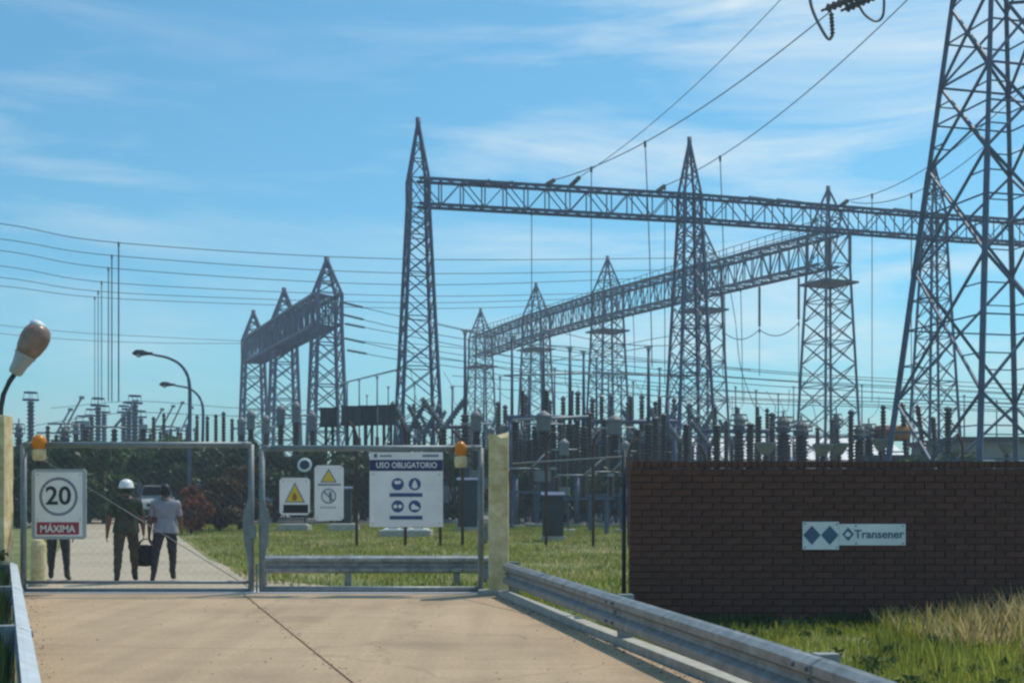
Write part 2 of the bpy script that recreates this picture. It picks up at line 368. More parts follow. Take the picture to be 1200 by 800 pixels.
# trees and bushes behind the gate
def tree_meshes(seed, h, wd, n, m, leaf=.13, low=.15):
    q = random.Random(seed); cs = []; rr = []
    for k in range(13):
        a = q.uniform(0, 6.28); z = q.uniform(low, .9); d = (1-abs(z-.5)*1.1)*wd*.5*q.uniform(.3, 1)
        cs.append((math.cos(a)*d, math.sin(a)*d, z*h)); rr.append(q.uniform(.11,.21)*h*.85)
    v, f = leaf_cloud(cs, rr, n, leaf*h/4*1.25, seed)
    v[:,2] = np.maximum(v[:,2], .02)
    cm = quad_mesh('crown', v, f, m)
    b = MB(); b.tube([(0,0,0),(.03*h,0,.2*h),(0,.02*h,.45*h),(.02*h,0,.7*h)], [.035*h,.028*h,.02*h,.008*h], 7)
    for k in range(7):
        c = cs[k]; b.tube([(0,0,.16*h+.05*k*h*.5), (c[0]*.5, c[1]*.5, c[2]*.7), c], [.016*h,.011*h,.004*h], 5)
    return cm, b.mesh('trunk', M['bark'])
TM = {k: tree_meshes(*a) for k, a in dict(
    a=(1, 4.2, 3.6, 6500, M['leaf']), b=(2, 4.0, 4.4, 6500, M['leaf']), c=(3, 4.4, 3.2, 6000, M['leaf2']),
    r=(4, 3.4, 3.4, 5000, M['leafred']), n=(5, 3.2, 3.6, 5000, M['leafbrown']), s=(6, 2.2, 3.0, 3800, M['leaf']), g=(8, 1.6, 2.6, 2600, M['leaf2'])).items()}
def tree(name, kind, px, Y, s, label, cat, group=None, rz=None, sz=1):
    o = thing(name, label, cat, (X_(px, Y), Y, 0), rnd.uniform(0, 6.28) if rz is None else rz, group); o.scale = (s, s, s*sz)
    for nm, me in zip(('crown', 'trunk'), TM[kind]):
        c = bpy.data.objects.new(nm, me); C.objects.link(c); c.parent = o
    return o
GT = 'dark trees behind the left gate leaf'
tl = [(22,56,'a',.95),(48,70,'b',1.22),(78,60,'a',1.06),(104,66,'c',.95),(122,64,'c',1.0),(150,74,'c',1.15),(172,82,'b',1.35),(196,66,'a',1.14),(216,76,'c',1.2),(262,72,'b',1.18),(288,64,'a',1.08)]
for i, (px, Y, k, s) in enumerate(tl):
    tree('dense_tree', k, px, Y, s, f'dark leafy tree, {ORD[i]} from the left of the row behind the left gate leaf', 'tree', GT)
tree('flowering_tree', 'r', 224, 47, .46, 'small orange red flowering tree just right of the man in the pale shirt', 'tree', sz=1.35)
tree('brown_bush', 'n', 256, 50, .72, 'brownish leafy bush right of the orange red flowering tree', 'bush')
tree('brown_bush', 'n', 281, 53, .9, 'brownish leafy bush beside the gate leaves\' meeting stiles', 'bush')
tl = [(322,66,'b',1.0),(352,72,'a',1.12),(388,66,'b',1.02),(424,74,'a',1.1),(462,68,'b',1.02),(500,72,'a',1.1),(532,66,'b',.98),(560,70,'a',1.05)]
for i, (px, Y, k, s) in enumerate(tl):
    tree('dense_tree', k, px, Y, s, f'dark tree, {ORD[i]} from the left of those seen through the right gate leaf', 'tree', 'dark trees behind the right gate leaf')
tl = [(606,74,'b',1.05),(632,82,'a',1.15),(658,76,'b',1.06),(688,84,'a',1.16),(714,76,'b',1.05),(738,80,'a',1.08)]
for i, (px, Y, k, s) in enumerate(tl):
    tree('dense_tree', k, px, Y, s, f'dark tree, {ORD[i]} from the left between yellow gate post and brick wall', 'tree', 'dark trees between gate post and brick wall')
for i, (px, Y, k, s) in enumerate([(790,58,'s',1.35),(818,62,'s',1.3),(1092,56,'s',1.7),(1112,60,'s',1.65)]):
    tree('leafy_bush', k, px, Y, s, ['dark bush top showing over the left part of the brick wall','dark bush top over the brick wall under the second tall gantry tower','dark bush beside the base of the big pylon, nearer one','dark bush beside the base of the big pylon, farther one'][i], 'bush')
tree('leafy_bush', 's', -46, 17.2, .5, 'dark shaded bush outside the left guardrail under the street lamp', 'bush', sz=.75)
tree('leafy_bush', 's', -75, 11.0, .38, 'dark low bush at the near end of the left guardrail', 'bush', sz=.7)

# ------------------------------------------------------------------ grass
def blades(name, pts, h, wd, m, label, lean=.35, cat='grass'):
    n = len(pts); p = np.array(pts); a = nr.uniform(0, 2*np.pi, n); hh = h*nr.uniform(.45, 1.25, n) if np.isscalar(h) else h
    d = np.stack([np.cos(a), np.sin(a), np.zeros(n)], 1)*wd*nr.uniform(.6,1.4,n)[:,None]
    b = nr.uniform(0, 2*np.pi, n); ln = np.stack([np.cos(b), np.sin(b), np.zeros(n)], 1)*(hh*lean*nr.uniform(.2,1.4,n))[:,None]
    q = np.stack([p-d, p+d, p+d*.7+ln*.4+np.array([0,0,1])*(hh*.6)[:,None], p+ln+np.array([0,0,1])*hh[:,None], p-d*.7+ln*.4+np.array([0,0,1])*(hh*.6)[:,None]], 1).reshape(-1,3)
    o = bpy.data.objects.new(name, quad_mesh(name, q, np.arange(n*5).reshape(-1,5), m)); C.objects.link(o); o['kind'] = 'stuff'; tag(o, label, cat)
    return o
def scatter(n, x0, x1, y0, y1, ok, clump=0, dens=None):
    out = []
    while len(out) < n:
        x = rnd.uniform(x0, x1); y = rnd.uniform(y0, y1)
        if ok(x, y):
            if clump:
                t = noise.noise(V((x*clump, y*clump, 3.3)))
                if t < rnd.uniform(-.6, .35): continue
            out.append((x, y, 0))
    return out
WX0, WY = 1.49, 14.9
in_wall = lambda x, y: x > WX0-.05 and WY-.06 < y < WY+.42
near_ok = lambda x, y: x > kerbX(y)+.18 and not in_wall(x, y)
blades('verge_grass', scatter(46000, -.2, 9, 6.5, 19, near_ok, 1.1), .10, .007, M['grass'], 'green verge grass right of the kerb in front of the brick wall')
blades('weeds', scatter(2600, WX0+.1, 8, WY-.75, WY-.08, lambda x, y: noise.noise(V((x*1.3, 0, 9))) > -.1), .13, .014, M['weed'], 'dark weeds along the foot of the brick wall', cat='weeds')
tall = scatter(5200, 4.0, 9.0, 9.6, WY-.4, lambda x, y: x > 4.3+max(0, (13.2-y))*.22 and noise.noise(V((x*.9, y*.9, 1))) > -.25)
th = np.array([.20+.32*max(0, min(1, (x-4.3)/2.4)) for x, y, z in tall])*nr.uniform(.5, 1.3, len(tall))
blades('dry_grass', tall, th, .008, M['grass_dry'], 'tall dry yellow grass at the right before the brick wall', .45)
blades('tall_grass', scatter(3600, 3.6, 9, 9, WY-.3, lambda x, y: noise.noise(V((x*.7, y*.7, 6))) > -.05 and x > 3.6+max(0, y-12)*.35), .26, .008, M['grass'], 'long green grass tufts before the brick wall')
roadR = lambda y: -4.03-.328*(y-YG)
yard_ok = lambda x, y: (x > roadR(y)+.15 and not (y < YG+3.3 and x < -2.3-.9*(y-YG)) and not in_wall(x, y))
blades('yard_grass', scatter(90000, -17, 13, YG+.4, 62, lambda x, y: yard_ok(x, y) and abs(x-(-.1)) < 3+y*.5, .5), .10, .013, M['grass'], 'green grass of the yard behind the gate, right of the road')
blades('yard_dry_grass', scatter(16000, -12, 9, YG+3, 50, yard_ok, .35), .10, .014, M['grass_dry'], 'dry patches in the yard grass behind the gate')
blades('left_verge_grass', scatter(5000, -9.5, -2.2, 8, 19, lambda x, y: x < railLX(y)-.12 and x > railLX(y)-1.6), .34, .012, M['weed'], 'rough dark grass outside the left guardrail')

# grit, dead leaves and pebbles along the edges of the drive
gv = MB(); gq = random.Random(21)
for k in range(1100):
    y_ = gq.uniform(6.5, 18); e = gq.random()
    x_ = kerbX(y_)-abs(gq.gauss(0,.12))-.03 if e < .5 else railLX(y_)+.12+abs(gq.gauss(0,.16)) if e < .7 else jointX(y_)+gq.gauss(0,.05) if e < .85 else gq.uniform(railLX(y_)+.3, kerbX(y_)-.2)
    r_ = gq.uniform(.002,.0075); gv.box((x_, y_, .04+r_*.4), (r_*2, r_*1.5, r_), gq.uniform(0,3))
o = gv.build('grit', M['bark']); o['kind'] = 'stuff'; tag(o, 'scattered grit and pebbles on the concrete drive', 'grit')
# broad leaved weeds among the verge grass
ct = scatter(170, .4, 8.5, 7, 14.6, lambda x, y: x > kerbX(y)+.3)
cs = [(x, y, .05) for x, y, z in ct]; v, f = leaf_cloud(cs, [rnd.uniform(.05,.13) for _ in ct], 5200, .035, 77, .6); v[:,2] = np.maximum(v[:,2], .01)
o = bpy.data.objects.new('broad_weeds', quad_mesh('broad_weeds', v, f, M['weed'])); C.objects.link(o); o['kind'] = 'stuff'; tag(o, 'low broad leaved weeds in the verge grass', 'weeds')

# ------------------------------------------------------------------ brick wall
wall = thing('brick_wall', 'long low dark brown brick wall right of the gate with company sign', 'wall', (WX0, WY, 0))
NB, NC, BL, BH = 28, 22, .252, .0855
WL = NB*BL; WH = .03+NC*BH
MB().box((WX0+WL/2, WY+.15, .06+WH/2-.06+.03), (WL-.03, .27, WH-.06)).build('wall_core', M['mortar'], wall)
MB().box((WX0+WL/2-.01, WY+.14, -.065), (WL+.06, .46, .18)).build('footing', M['footing'], wall)
brick_me = []; brick_v = []
for k in range(4):
    b = MB(); q = random.Random(k); l_, h_ = (BL-.012)/2, (BH-.012)/2; c_ = .002
    fr = [(-l_+c_,-h_+c_), (l_-c_,-h_+c_), (l_-c_,h_-c_), (-l_+c_,h_-c_)]; bk = [(-l_,-h_), (l_,-h_), (l_,h_), (-l_,h_)]
    vs = [(x+q.uniform(-.002,.002), -.012+q.uniform(-.003,.002), z+q.uniform(-.002,.002)) for x, z in fr]+[(x, -.008, z) for x, z in bk]+[(x, .05, z) for x, z in bk]
    b.add(vs, [(0,1,2,3)]+[(i, (i+1)%4, 4+(i+1)%4, 4+i) for i in range(4)]+[(4+i, 4+(i+1)%4, 8+(i+1)%4, 8+i) for i in range(4)])
    brick_me.append(b.mesh('brick', M['brick'])); brick_v.append((b.v, b.f))
spots = []
for r_ in range(NC):
    off = BL/2 if r_ % 2 else 0
    for c_ in range(NB+1):
        x0 = c_*BL-off; x1 = x0+BL
        x0 = max(0, x0); x1 = min(WL, x1)
        if x1-x0 > .05: spots.append((x0, x1, .03+(r_+.5)*BH))
spots.sort(key=lambda s: (WX0+(s[0]+s[1])/2)**2+(s[2]-1.6)**2)
rest = MB()
for i, (x0, x1, z) in enumerate(spots):
    if i < 300:
        o = bpy.data.objects.new('brick', brick_me[rnd.randrange(4)]); C.objects.link(o); o.parent = wall
        o.location = ((x0+x1)/2, rnd.uniform(-.003, .003), z); o.scale = ((x1-x0)/BL, 1, 1)
    else:
        bv, bf = brick_v[rnd.randrange(4)]; dy = rnd.uniform(-.003,.003); rest.add([(WX0+(x0+x1)/2+q[0]*(x1-x0)/BL, WY+q[1]+dy, z+q[2]) for q in bv], bf)
o = rest.build('brickwork', M['brick'], wall, kind='stuff')
b = MB()
for k in range(int(WL/.083)): b.box((WX0+.04+k*.083, WY+.14, WH+.052), (.072, .33, .075+rnd.uniform(-.004,.004)))
b.build('coping', M['brick'], wall, kind='stuff')
b = MB()
for k in range(NC): b.box((WX0+.015, WY+.15, .03+(k+.5)*BH), (.05, .24 if k % 2 else .27, BH-.012))
b.build('wall_end', M['brick'], wall, kind='stuff')

# company sign on the wall: two plates
sg = thing('company_sign', 'pale two plate company sign with blue diamonds on the brick wall', 'sign', (X_(961, WY), WY-.02, Z_(626, WY)))
def plate(par, name, x0, x1, y0, y1, Y, m, th=.015):
    return MB().box(((X_(x0,Y)+X_(x1,Y))/2, Y, (Z_(y0,Y)+Z_(y1,Y))/2), (X_(x1,Y)-X_(x0,Y), th, Z_(y0,Y)-Z_(y1,Y))).build(name, m, par)
Yp = WY-.035
pl1 = plate(sg, 'plate', 940.5, 983, 611, 643.5, Yp, M['signwhite']); pl2 = plate(sg, 'plate', 983.3, 1061, 613.5, 638.5, Yp+.003, M['signwhite'])
def poly(par, name, pts, Y, m, th=.004):
    b = MB(); b.prism([(X_(a,Y), Y, Z_(c,Y)) for a, c in pts], (0, th, 0)); return b.build(name, m, par)
for cx in (951.5, 972.5): poly(pl1, 'diamond', [(cx, 615.5),(cx+10.2, 626.5),(cx,638),(cx-10.2,626.5)], Yp-.0125, M['logoblue'])
poly(pl2, 'emblem', [(994,617.5),(1000.8,625.5),(994,633.5),(987.2,625.5)], Yp-.0095, M['logoblue'])
poly(pl2, 'emblem_drop', [(993.5,622.2),(997.2,625.2),(996,628.3),(991.5,628.3),(990.3,625.6)], Yp-.014, M['signwhite'])
text('Transener', .148, (X_(1030,Yp), Yp-.009, Z_(625.8,Yp)), M['logoblue'], pl2, bold=.002)

# ------------------------------------------------------------------ gate posts, gate leaves
def post(name, x0, x1, ytop, Y, label, seed):
    q = random.Random(seed); t = thing(name, label, 'gate post', ((X_(x0,Y)+X_(x1,Y))/2, Y, 0))
    w2 = (X_(x1,Y)-X_(x0,Y))/2; H = Z_(ytop, Y); c = t.location; b = MB(); rings = []; nz = 12
    vs = []; ns = 12
    for i in range(nz+1):
        z = H*i/nz
        for k in range(ns):
            a = 2*math.pi*(k+.5)/ns; ca, sa = math.cos(a), math.sin(a); m_ = max(abs(ca), abs(sa)); e = 1.0+q.uniform(-.03,.03)
            zz = z+(q.uniform(-.09,.05) if i == nz else 0)
            vs.append((c.x+ca/m_*w2*e*(.96 if abs(abs(ca)-abs(sa)) < .2 else 1), Y+sa/m_*w2*e, zz))
    fs = [(i*ns+k, i*ns+(k+1)%ns, (i+1)*ns+(k+1)%ns, (i+1)*ns+k) for i in range(nz) for k in range(ns)]+[tuple(range(nz*ns, nz*ns+ns))]
    b.add(vs, fs); b.build('shaft', M['yellow_post'], t)
    return t
YP = 18.55
pR = post('gate_post', 572.5, 596, 508, YP, 'yellowish concrete gate post with chipped top right of the gate', 3)
for z in (.35, .95, 1.75):                             # hinge lugs that the leaf hangs on
    b = MB(); b.box((X_(571,YP), YP+.02, z), (.07, .16, .16)); b.bar((X_(568.5,YP), YP+.02, z-.13), (X_(568.5,YP), YP+.02, z+.13), .025, 8); b.build('hinge', M['gate'], pR)
MB().box((X_(584,YP), YP-.03, .03), (.62, .55, .14)).build('footing', M['concrete'], pR)
pL = post('gate_post', -14, 10.5, 489, YP-.4, 'yellowish concrete gate post at the left edge carrying the lamp arm', 5)

def chain_mesh(x0, x1, z0, z1, Y, sp=.09, r=.0007):
    b = MB()
    def clip(p, d):
        t0, t1 = -9e9, 9e9
        for k, (lo, hi) in enumerate(((x0, x1), (z0, z1))):
            a, c = (lo-p[k])/d[k], (hi-p[k])/d[k]; t0 = max(t0, min(a, c)); t1 = min(t1, max(a, c))
        return (t0, t1) if t1-t0 > .02 else None
    st = sp*math.sqrt(2); n = int(((x1-x0)+(z1-z0))/st)+2
    for k in range(n):
        for s in (1, -1):
            p = (x0+k*st-(0 if s < 0 else (z1-z0)), z0); d = (s*.7071, .7071)
            if s < 0: p = (x0+k*st, z0)
            c = clip(p, d)
            if c: b.bar((p[0]+d[0]*c[0], Y+s*r, p[1]+d[1]*c[0]), (p[0]+d[0]*c[1], Y+s*r, p[1]+d[1]*c[1]), r, 3, cap=False)
    return b
def leaf_gate(x0, x1, ytop, ybot, label, stile_w):
    Y = YG; t = thing('gate_leaf', label, 'gate', (X_((x0+x1)/2, Y), Y, 0))
    a, c, zt, zb = X_(x0,Y), X_(x1,Y), Z_(ytop,Y), Z_(ybot,Y); r = .048
    MB().bar((a+.05, Y, zt-r), (c-.05, Y, zt-r), r, 10).build('top_rail', M['gate'], t)
    MB().bar((a+.05, Y, zb+r), (c-.05, Y, zb+r), r, 10).build('bottom_rail', M['gate'], t)
    for x in (a+r, c-r):
        MB().bar((x, Y, zb), (x, Y, zt-.04), r, 10).build('stile', M['gate'], t)
    for x, s in ((a+r, 1), (c-r, -1)):                     # rounded elbows at the top corners
        MB().tube([(x, Y, zt-.16), (x+s*.015, Y, zt-.08), (x+s*.06, Y, zt-.05), (x+s*.14, Y, zt-r)], r*1.03, 10).build('elbow', M['gate'], t)
    chain_mesh(a+.09, c-.09, zb+.09, zt-.09, Y+.02).build('chain_link_mesh', M['mesh'], t, kind='stuff')
    return t, a, c, zt, zb
gl, a, c, zt, zb = leaf_gate(24, 298, 517.5, 696, 'left leaf of the grey mesh gate, bearing the 20 speed sign', .1)
MB().bar((a+.06, YG+.012, zt-.1), (c-.1, YG+.012, zb+.12), .0065, 6).build('brace_rod', M['gate'], gl)
MB().bar((a+.08, YG, zb+.19), (c-.08, YG, zb+.19), .028, 8).build('lower_rail', M['gate'], gl)
def lockplate(t, x, s):
    zs = Z_(574,YG), Z_(604,YG), Z_(618, YG), Z_(690,YG); w1 = .13
    b = MB(); b.prism([(x, YG-.055, zs[0]), (x+s*w1, YG-.055, zs[1]), (x+s*w1, YG-.055, zs[2]), (x+s*.1, YG-.055, zs[2]-.28), (x, YG-.055, zs[3]+.2)], (0, .02, 0)); return b.build('lock_plate', M['gate'], t)
lockplate(gl, c-.04, -1)
MB().box((c-.02, YG-.075, 1.0), (.12, .05, .2)).build('lock_box', M['gate'], gl)
gr, a, c, zt, zb = leaf_gate(303.5, 567, 521.5, 693.5, 'right leaf of the grey mesh gate next to the yellowish post', .1)
lockplate(gr, a+.04, 1)
b = MB(); b.bar((a-.02, YG-.07, .03), (a-.02, YG-.07, .5), .016, 6); b.build('drop_bolt', M['gate'], gr)

# signs hung on the gate
def board(name, label, x0, x1, y0, y1, Y, m, th=.02, cut=0):
    t = thing(name, label, 'sign', ((X_(x0,Y)+X_(x1,Y))/2, Y, Z_(y1,Y)))
    p = [(x0+cut,y0),(x1-cut,y0),(x1,y0+cut),(x1,y1-cut),(x1-cut,y1),(x0+cut,y1),(x0,y1-cut),(x0,y0+cut)] if cut else [(x0,y0),(x1,y0),(x1,y1),(x0,y1)]
    MB().prism([(X_(a,Y), Y, Z_(b_,Y)) for a, b_ in p], (0, th, 0)).build('board', m, t)
    return t
YS = YG-.085
def ring(par, name, cx, cy, r0, r1, Y, m, n=40, th=.003):
    b = MB(); vs = []; 
    for dy in (0, th):
        for rr in (r0, r1):
            for k in range(n):
                a = 2*math.pi*k/n; vs.append((X_(cx+rr*math.cos(a),Y), Y+dy, Z_(cy+rr*math.sin(a),Y)))
    q = lambda d, r_, k: d*2*n+r_*n+k % n
    fs = [(q(0,0,k),q(0,0,k+1),q(0,1,k+1),q(0,1,k)) for k in range(n)]+[(q(0,1,k),q(0,1,k+1),q(1,1,k+1),q(1,1,k)) for k in range(n)]
    b.add(vs, fs); return b.build(name, m, par)
def disc(par, name, cx, cy, r, Y, m, n=28, sy=1): return poly(par, name, [(cx+r*math.cos(2*math.pi*k/n), cy+sy*r*math.sin(2*math.pi*k/n)) for k in range(n)], Y, m)
s20 = board('speed_sign', 'white 20 speed limit sign with red strip on the left gate leaf', 37, 101, 549.5, 631.5, YS, M['signgrey'], .025, 3)
poly(s20, 'face', [(41,553),(96.5,553),(96.5,628),(41,628)], YS-.004, M['signwhite'])
ring(s20, 'ring', 68.5, 581.5, 19.4, 22.6, YS-.007, M['greyprint'])
text('20', .40, (X_(68.5,YS), YS-.008, Z_(581.5,YS)), M['black'], s20, bold=.007, sx=1.02)
poly(s20, 'red_strip', [(43,611.5),(92.5,611.5),(92.5,626),(43,626)], YS-.008, M['red'])
text('MÁXIMA', .155, (X_(67.7,YS), YS-.0125, Z_(619.6,YS)), M['signwhite'], s20, bold=.003, sx=.92)

s1 = board('warning_sign', 'yellow triangle fire warning sign with black strip on right gate leaf', 327.5, 363, 559.5, 603, YS, M['signwhite'], .015, 3)
poly(s1, 'triangle_border', [(345.5,564.5),(357.5,588.5),(333.5,588.5)], YS-.004, M['greyprint'])
poly(s1, 'triangle', [(345.5,567.5),(355.2,587.2),(335.8,587.2)], YS-.007, M['yellow'])
poly(s1, 'flame', [(344.2,576),(347,579.5),(348.2,583),(346.5,586),(343.6,586),(342,583),(343.4,580)], YS-.011, M['rust'])
poly(s1, 'black_strip', [(332,591),(361,591),(361,600.8),(332,600.8)], YS-.004, M['black'])
s2 = board('warning_sign', 'white sign with small yellow triangle above a prohibition circle on gate', 368.5, 402.5, 545, 609.5, YS, M['signwhite'], .015, 3)
poly(s2, 'triangle_border', [(385,548.5),(394.6,565),(375.4,565)], YS-.004, M['greyprint'])
poly(s2, 'triangle', [(385.2,551),(392.6,563.8),(377.6,563.8)], YS-.007, M['yellow'])
poly(s2, 'text_bar', [(372.5,566.6),(399.5,566.6),(399.5,568.6),(372.5,568.6)], YS-.004, M['greyprint'])
ring(s2, 'prohibition_ring', 385, 581, 7.3, 8.8, YS-.005, M['greyprint'])
poly(s2, 'figure', [(386,575.5),(388,575.5),(389,579),(388,587.5),(386.2,587.5),(385.4,580)], YS-.006, M['greyprint'])
poly(s2, 'prohibition_bar', [(378.8,576.3),(380,575.1),(391.2,585.7),(390,586.9)], YS-.010, M['greyprint'])
poly(s2, 'text_bar', [(375,593.5),(394,593.5),(394,595.2),(375,595.2)], YS-.004, M['signgrey'])

s3 = board('safety_sign', 'large white safety sign with navy band and four blue pictograms', 433, 519, 529.5, 617, YS, M['signwhite'], .02)
poly(s3, 'navy_band', [(433.2,538.5),(518.8,538.5),(518.8,551.5),(433.2,551.5)], YS-.004, M['navy'])
text('USO OBLIGATORIO', .125, (X_(476.5,YS), YS-.0085, Z_(545,YS)), M['signwhite'], s3, bold=.002, sx=.86)
poly(s3, 'logo', [(438.2,531.5),(442,531.5),(442,536),(438.2,536)], YS-.004, M['logoblue'])
poly(s3, 'text_bar', [(445,533),(459,533),(459,535),(445,535)], YS-.004, M['greyprint'])
poly(s3, 'text_bar', [(495,532.4),(514,532.4),(514,535.2),(495,535.2)], YS-.004, M['greyprint'])
for i, (cx, cy) in enumerate(((466,567),(486,567),(466,593),(486,593))):
    d = disc(s3, 'pictogram', cx, cy, 7.2, YS-.004, M['blue'])
    if i == 0: poly(d, 'symbol', [(461.6,564.4),(463.6,562.4),(466,563.6),(468.4,562.4),(470.4,564.4),(468.4,567),(463.6,567)], YS-.008, M['signwhite'])
    if i == 1: poly(d, 'symbol', [(486,561.6),(488.2,565),(489.6,570.6),(486,572.4),(482.4,570.6),(483.8,565)], YS-.008, M['signwhite'])
    if i == 2:
        for k in (-2.8, 2.8): disc(d, 'symbol', cx+k, cy, 2.3, YS-.008, M['signwhite'], 12)
    if i == 3: poly(d, 'symbol', [(481.8,592),(484,589.6),(487,592),(491,594.2),(491,596.6),(482,596.6)], YS-.008, M['signwhite'])
for cy in (579.6, 606.2): poly(s3, 'caption_bar', [(456.5,cy-2.2),(495,cy-2.2),(495,cy+2.2),(456.5,cy+2.2)], YS-.004, M['blue'])

for sg_, xs, ys_ in ((s20,(44,94),(556,608)),(s1,(331.5,359),(563,599.5)),(s2,(372,399),(548,606)),(s3,(437,515),(555.5,613)),(pl1,(943,980.5),(613.5,641)),(pl2,(1003,1058),(615.8,636.3))):
    yy = YS if sg_ not in (pl1, pl2) else Yp-.009
    for x in xs:
        for y_ in ys_: bb = MB(); bb.bar((X_(x,yy), yy+.004, Z_(y_,yy)), (X_(x,yy), yy-.012, Z_(y_,yy)), .0085, 8); bb.build('bolt', M['steel'], sg_)

# orange beacons on the top rails
def beacon(px, py, label, s=1):
    t = thing('beacon_lamp', label, 'warning lamp', (X_(px,YG), YG-.02, Z_(py,YG)-.12), group='orange beacons on the gate')
    c = t.location
    MB().lathe([(.085,-.16),(.10,-.1),(.10,.0),(.07,.02)], (c.x, c.y, c.z), 14).build('base', M['yellow_post'], t)
    MB().lathe([(.075,.02),(.105*s,.06),(.118*s,.13),(.10*s,.19),(.055*s,.235),(.012,.25)], (c.x, c.y, c.z), 18, smooth=True).build('lens', M['orange'], t)
    b = MB(); b.box((c.x, c.y+.05, c.z-.08), (.05, .09, .14)); b.build('bracket', M['gate'], t)
beacon(46.5, 518.5, 'orange beacon lamp on the top rail above the speed sign'); beacon(540, 526.5, 'orange beacon lamp at the right end of the gate', .86)

# ------------------------------------------------------------------ guardrails
def wbeam(name, pts, zt, h, label, group, posts, flip=1, dep=.085, m='rail'):
    t = thing(name, label, 'guardrail', (pts[0][0], pts[0][1], 0), group=group)
    prof = [(0,0),(.35,.02),(1,.12),(1,.30),(.25,.42),(.15,.5),(.25,.58),(1,.70),(1,.88),(.35,.98),(0,1)]   # (depth towards the drive, height)
    b = MB(); vs = []; n = len(prof)
    path = smooth_path([(p[0],p[1],0) for p in pts], 6)
    for i, p in enumerate(path):
        d = (path[min(i+1,len(path)-1)]-path[max(i-1,0)]).normalized(); nrm = V((-d.y, d.x, 0))*flip
        for q, zz in prof: vs.append(p+nrm*(q*dep)+V((0,0,zt-h+zz*h)))
        for q, zz in prof: vs.append(p+nrm*(q*dep-.006)+V((0,0,zt-h+zz*h+(.004 if zz == 1 else 0))))
    m2 = 2*n
    fs = []
    for i in range(len(path)-1):
        for k in range(n-1):
            fs.append((i*m2+k, i*m2+k+1, (i+1)*m2+k+1, (i+1)*m2+k)); fs.append((i*m2+n+k, (i+1)*m2+n+k, (i+1)*m2+n+k+1, i*m2+n+k+1))
        fs.append((i*m2+n-1, i*m2+2*n-1, (i+1)*m2+2*n-1, (i+1)*m2+n-1)); fs.append((i*m2, (i+1)*m2, (i+1)*m2+n, i*m2+n))
    for i in (0, len(path)-1):
        for k in range(n-1): fs.append((i*m2+k, i*m2+k+1, i*m2+n+k+1, i*m2+n+k))
    b.add(vs, fs); b.build('beam', M[m], t)
    for u in posts:
        i = int(u*(len(path)-1)); p = path[i]; d = (path[min(i+1,len(path)-1)]-path[max(i-1,0)]).normalized(); nrm = V((-d.y, d.x, 0))*flip
        rz = math.atan2(d.y, d.x)
        c = p-nrm*.09
        MB().box((c.x, c.y, (zt+.01)/2-.15), (.11, .15, zt+.01+.3), rz).build('post', M['rail'], t)
        if u > .1:                                      # lapped joint with its bolts
            lp = MB(); n2 = len(prof); vs2 = []
            for dd in (-.16, .16):
                for q, zz in prof: vs2.append(p+d*dd+nrm*(q*dep+.004)+V((0,0,zt-h+zz*h+(.003 if zz > .9 else 0))))
            lp.add(vs2, [(k, k+1, n2+k+1, n2+k) for k in range(n2-1)]); lp.build('lap_joint', M[m], t)
            for dd in (-.11, .11):
                for zz in (.21, .79): c = p+d*dd+nrm*(dep+.004)+V((0,0,zt-h+zz*h)); bb = MB(); bb.bar(c-nrm*.004, c+nrm*.014, .016, 8); bb.build('bolt', M['steel'], t)
        c = p+nrm*(.02); b = MB(); b.bar(c+V((0,0,zt-h/2))-nrm*.02, c+V((0,0,zt-h/2))+nrm*.03, .022, 8); b.build('bolt', M['rail'], t)
    return t
wbeam('guard_rail', [(-.06,18.2),(.92,13.2),(1.87,8.25),(2.16,6.4),(2.5,4)], .55, .34, 'grey steel guardrail running right of the drive to the yellowish post', 'guardrails', (.04,.30,.55,.8,.98), -1)
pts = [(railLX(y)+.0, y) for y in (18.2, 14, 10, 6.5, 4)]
wbeam('guard_rail', pts, .56, .30, 'grey steel guardrail along the left edge of the drive', 'guardrails', (.05,.3,.55,.97), 1, .10, 'rail_sunlit')
blades('roadside_weeds', scatter(15000, -9.5, -1.6, 3.5, 18.4, lambda x, y: railLX(y)-.6 < x < railLX(y)-.10), .50, .02, M['weed'], 'tall dark weeds against the back of the left guardrail', .10, 'weeds')
wbeam('guard_rail', [(X_(308,20.6),20.6),(X_(430,20.6),20.6),(X_(590,20.6),20.6)], Z_(651,20.6), .30, 'grey steel guardrail standing crosswise behind the right gate leaf', 'guardrails', (.08,.47,.9), -1)

# small yard things near the gate
bo = thing('bollard', 'cream painted concrete bollard behind the speed sign', 'bollard', G(45, 687)); p = bo.location
MB().lathe([(.13,0),(.125,.72),(.09,.8),(.02,.82)], p, 14, smooth=False).build('shaft', M['yellow_post'], bo)
MB().lathe([(.17,-.05),(.17,.05)], p, 14).build('base', M['concrete'], bo)
for px, py, w_, lb in ((345,622,36,'concrete plinth with pale top under the fire warning sign'),(403,622,34,'concrete plinth in the grass under the prohibition sign'),(476,629,60,'wide concrete slab in the grass under the large safety sign')):
    p = G(px, py); s = w_/F*p.y; t = thing('concrete_plinth', lb, 'plinth', p, group='plinths in the yard grass')
    MB().box((p.x, p.y, .08), (s, s*.8, .36)).build('block', M['concrete'], t)
    MB().box((p.x, p.y, .285), (s*.86, s*.66, .05)).build('cap', M['white'] if w_ > 40 else M['concrete'], t)
    if w_ > 40:
        for k in (-1, 0, 1): MB().box((p.x+k*s*.25, p.y-.1, .36), (s*.16, .3, .12), rnd.uniform(-.3,.3)).build('rubble', M['concrete'], t)
p = G(357.5, 621); Y = p.y
t = thing('floodlight', 'white floodlight on a slim pole above the fire warning sign', 'floodlight', p)
MB().bar(p, (p.x, p.y, Z_(556,Y)), .05, 8).build('pole', M['steel'], t)
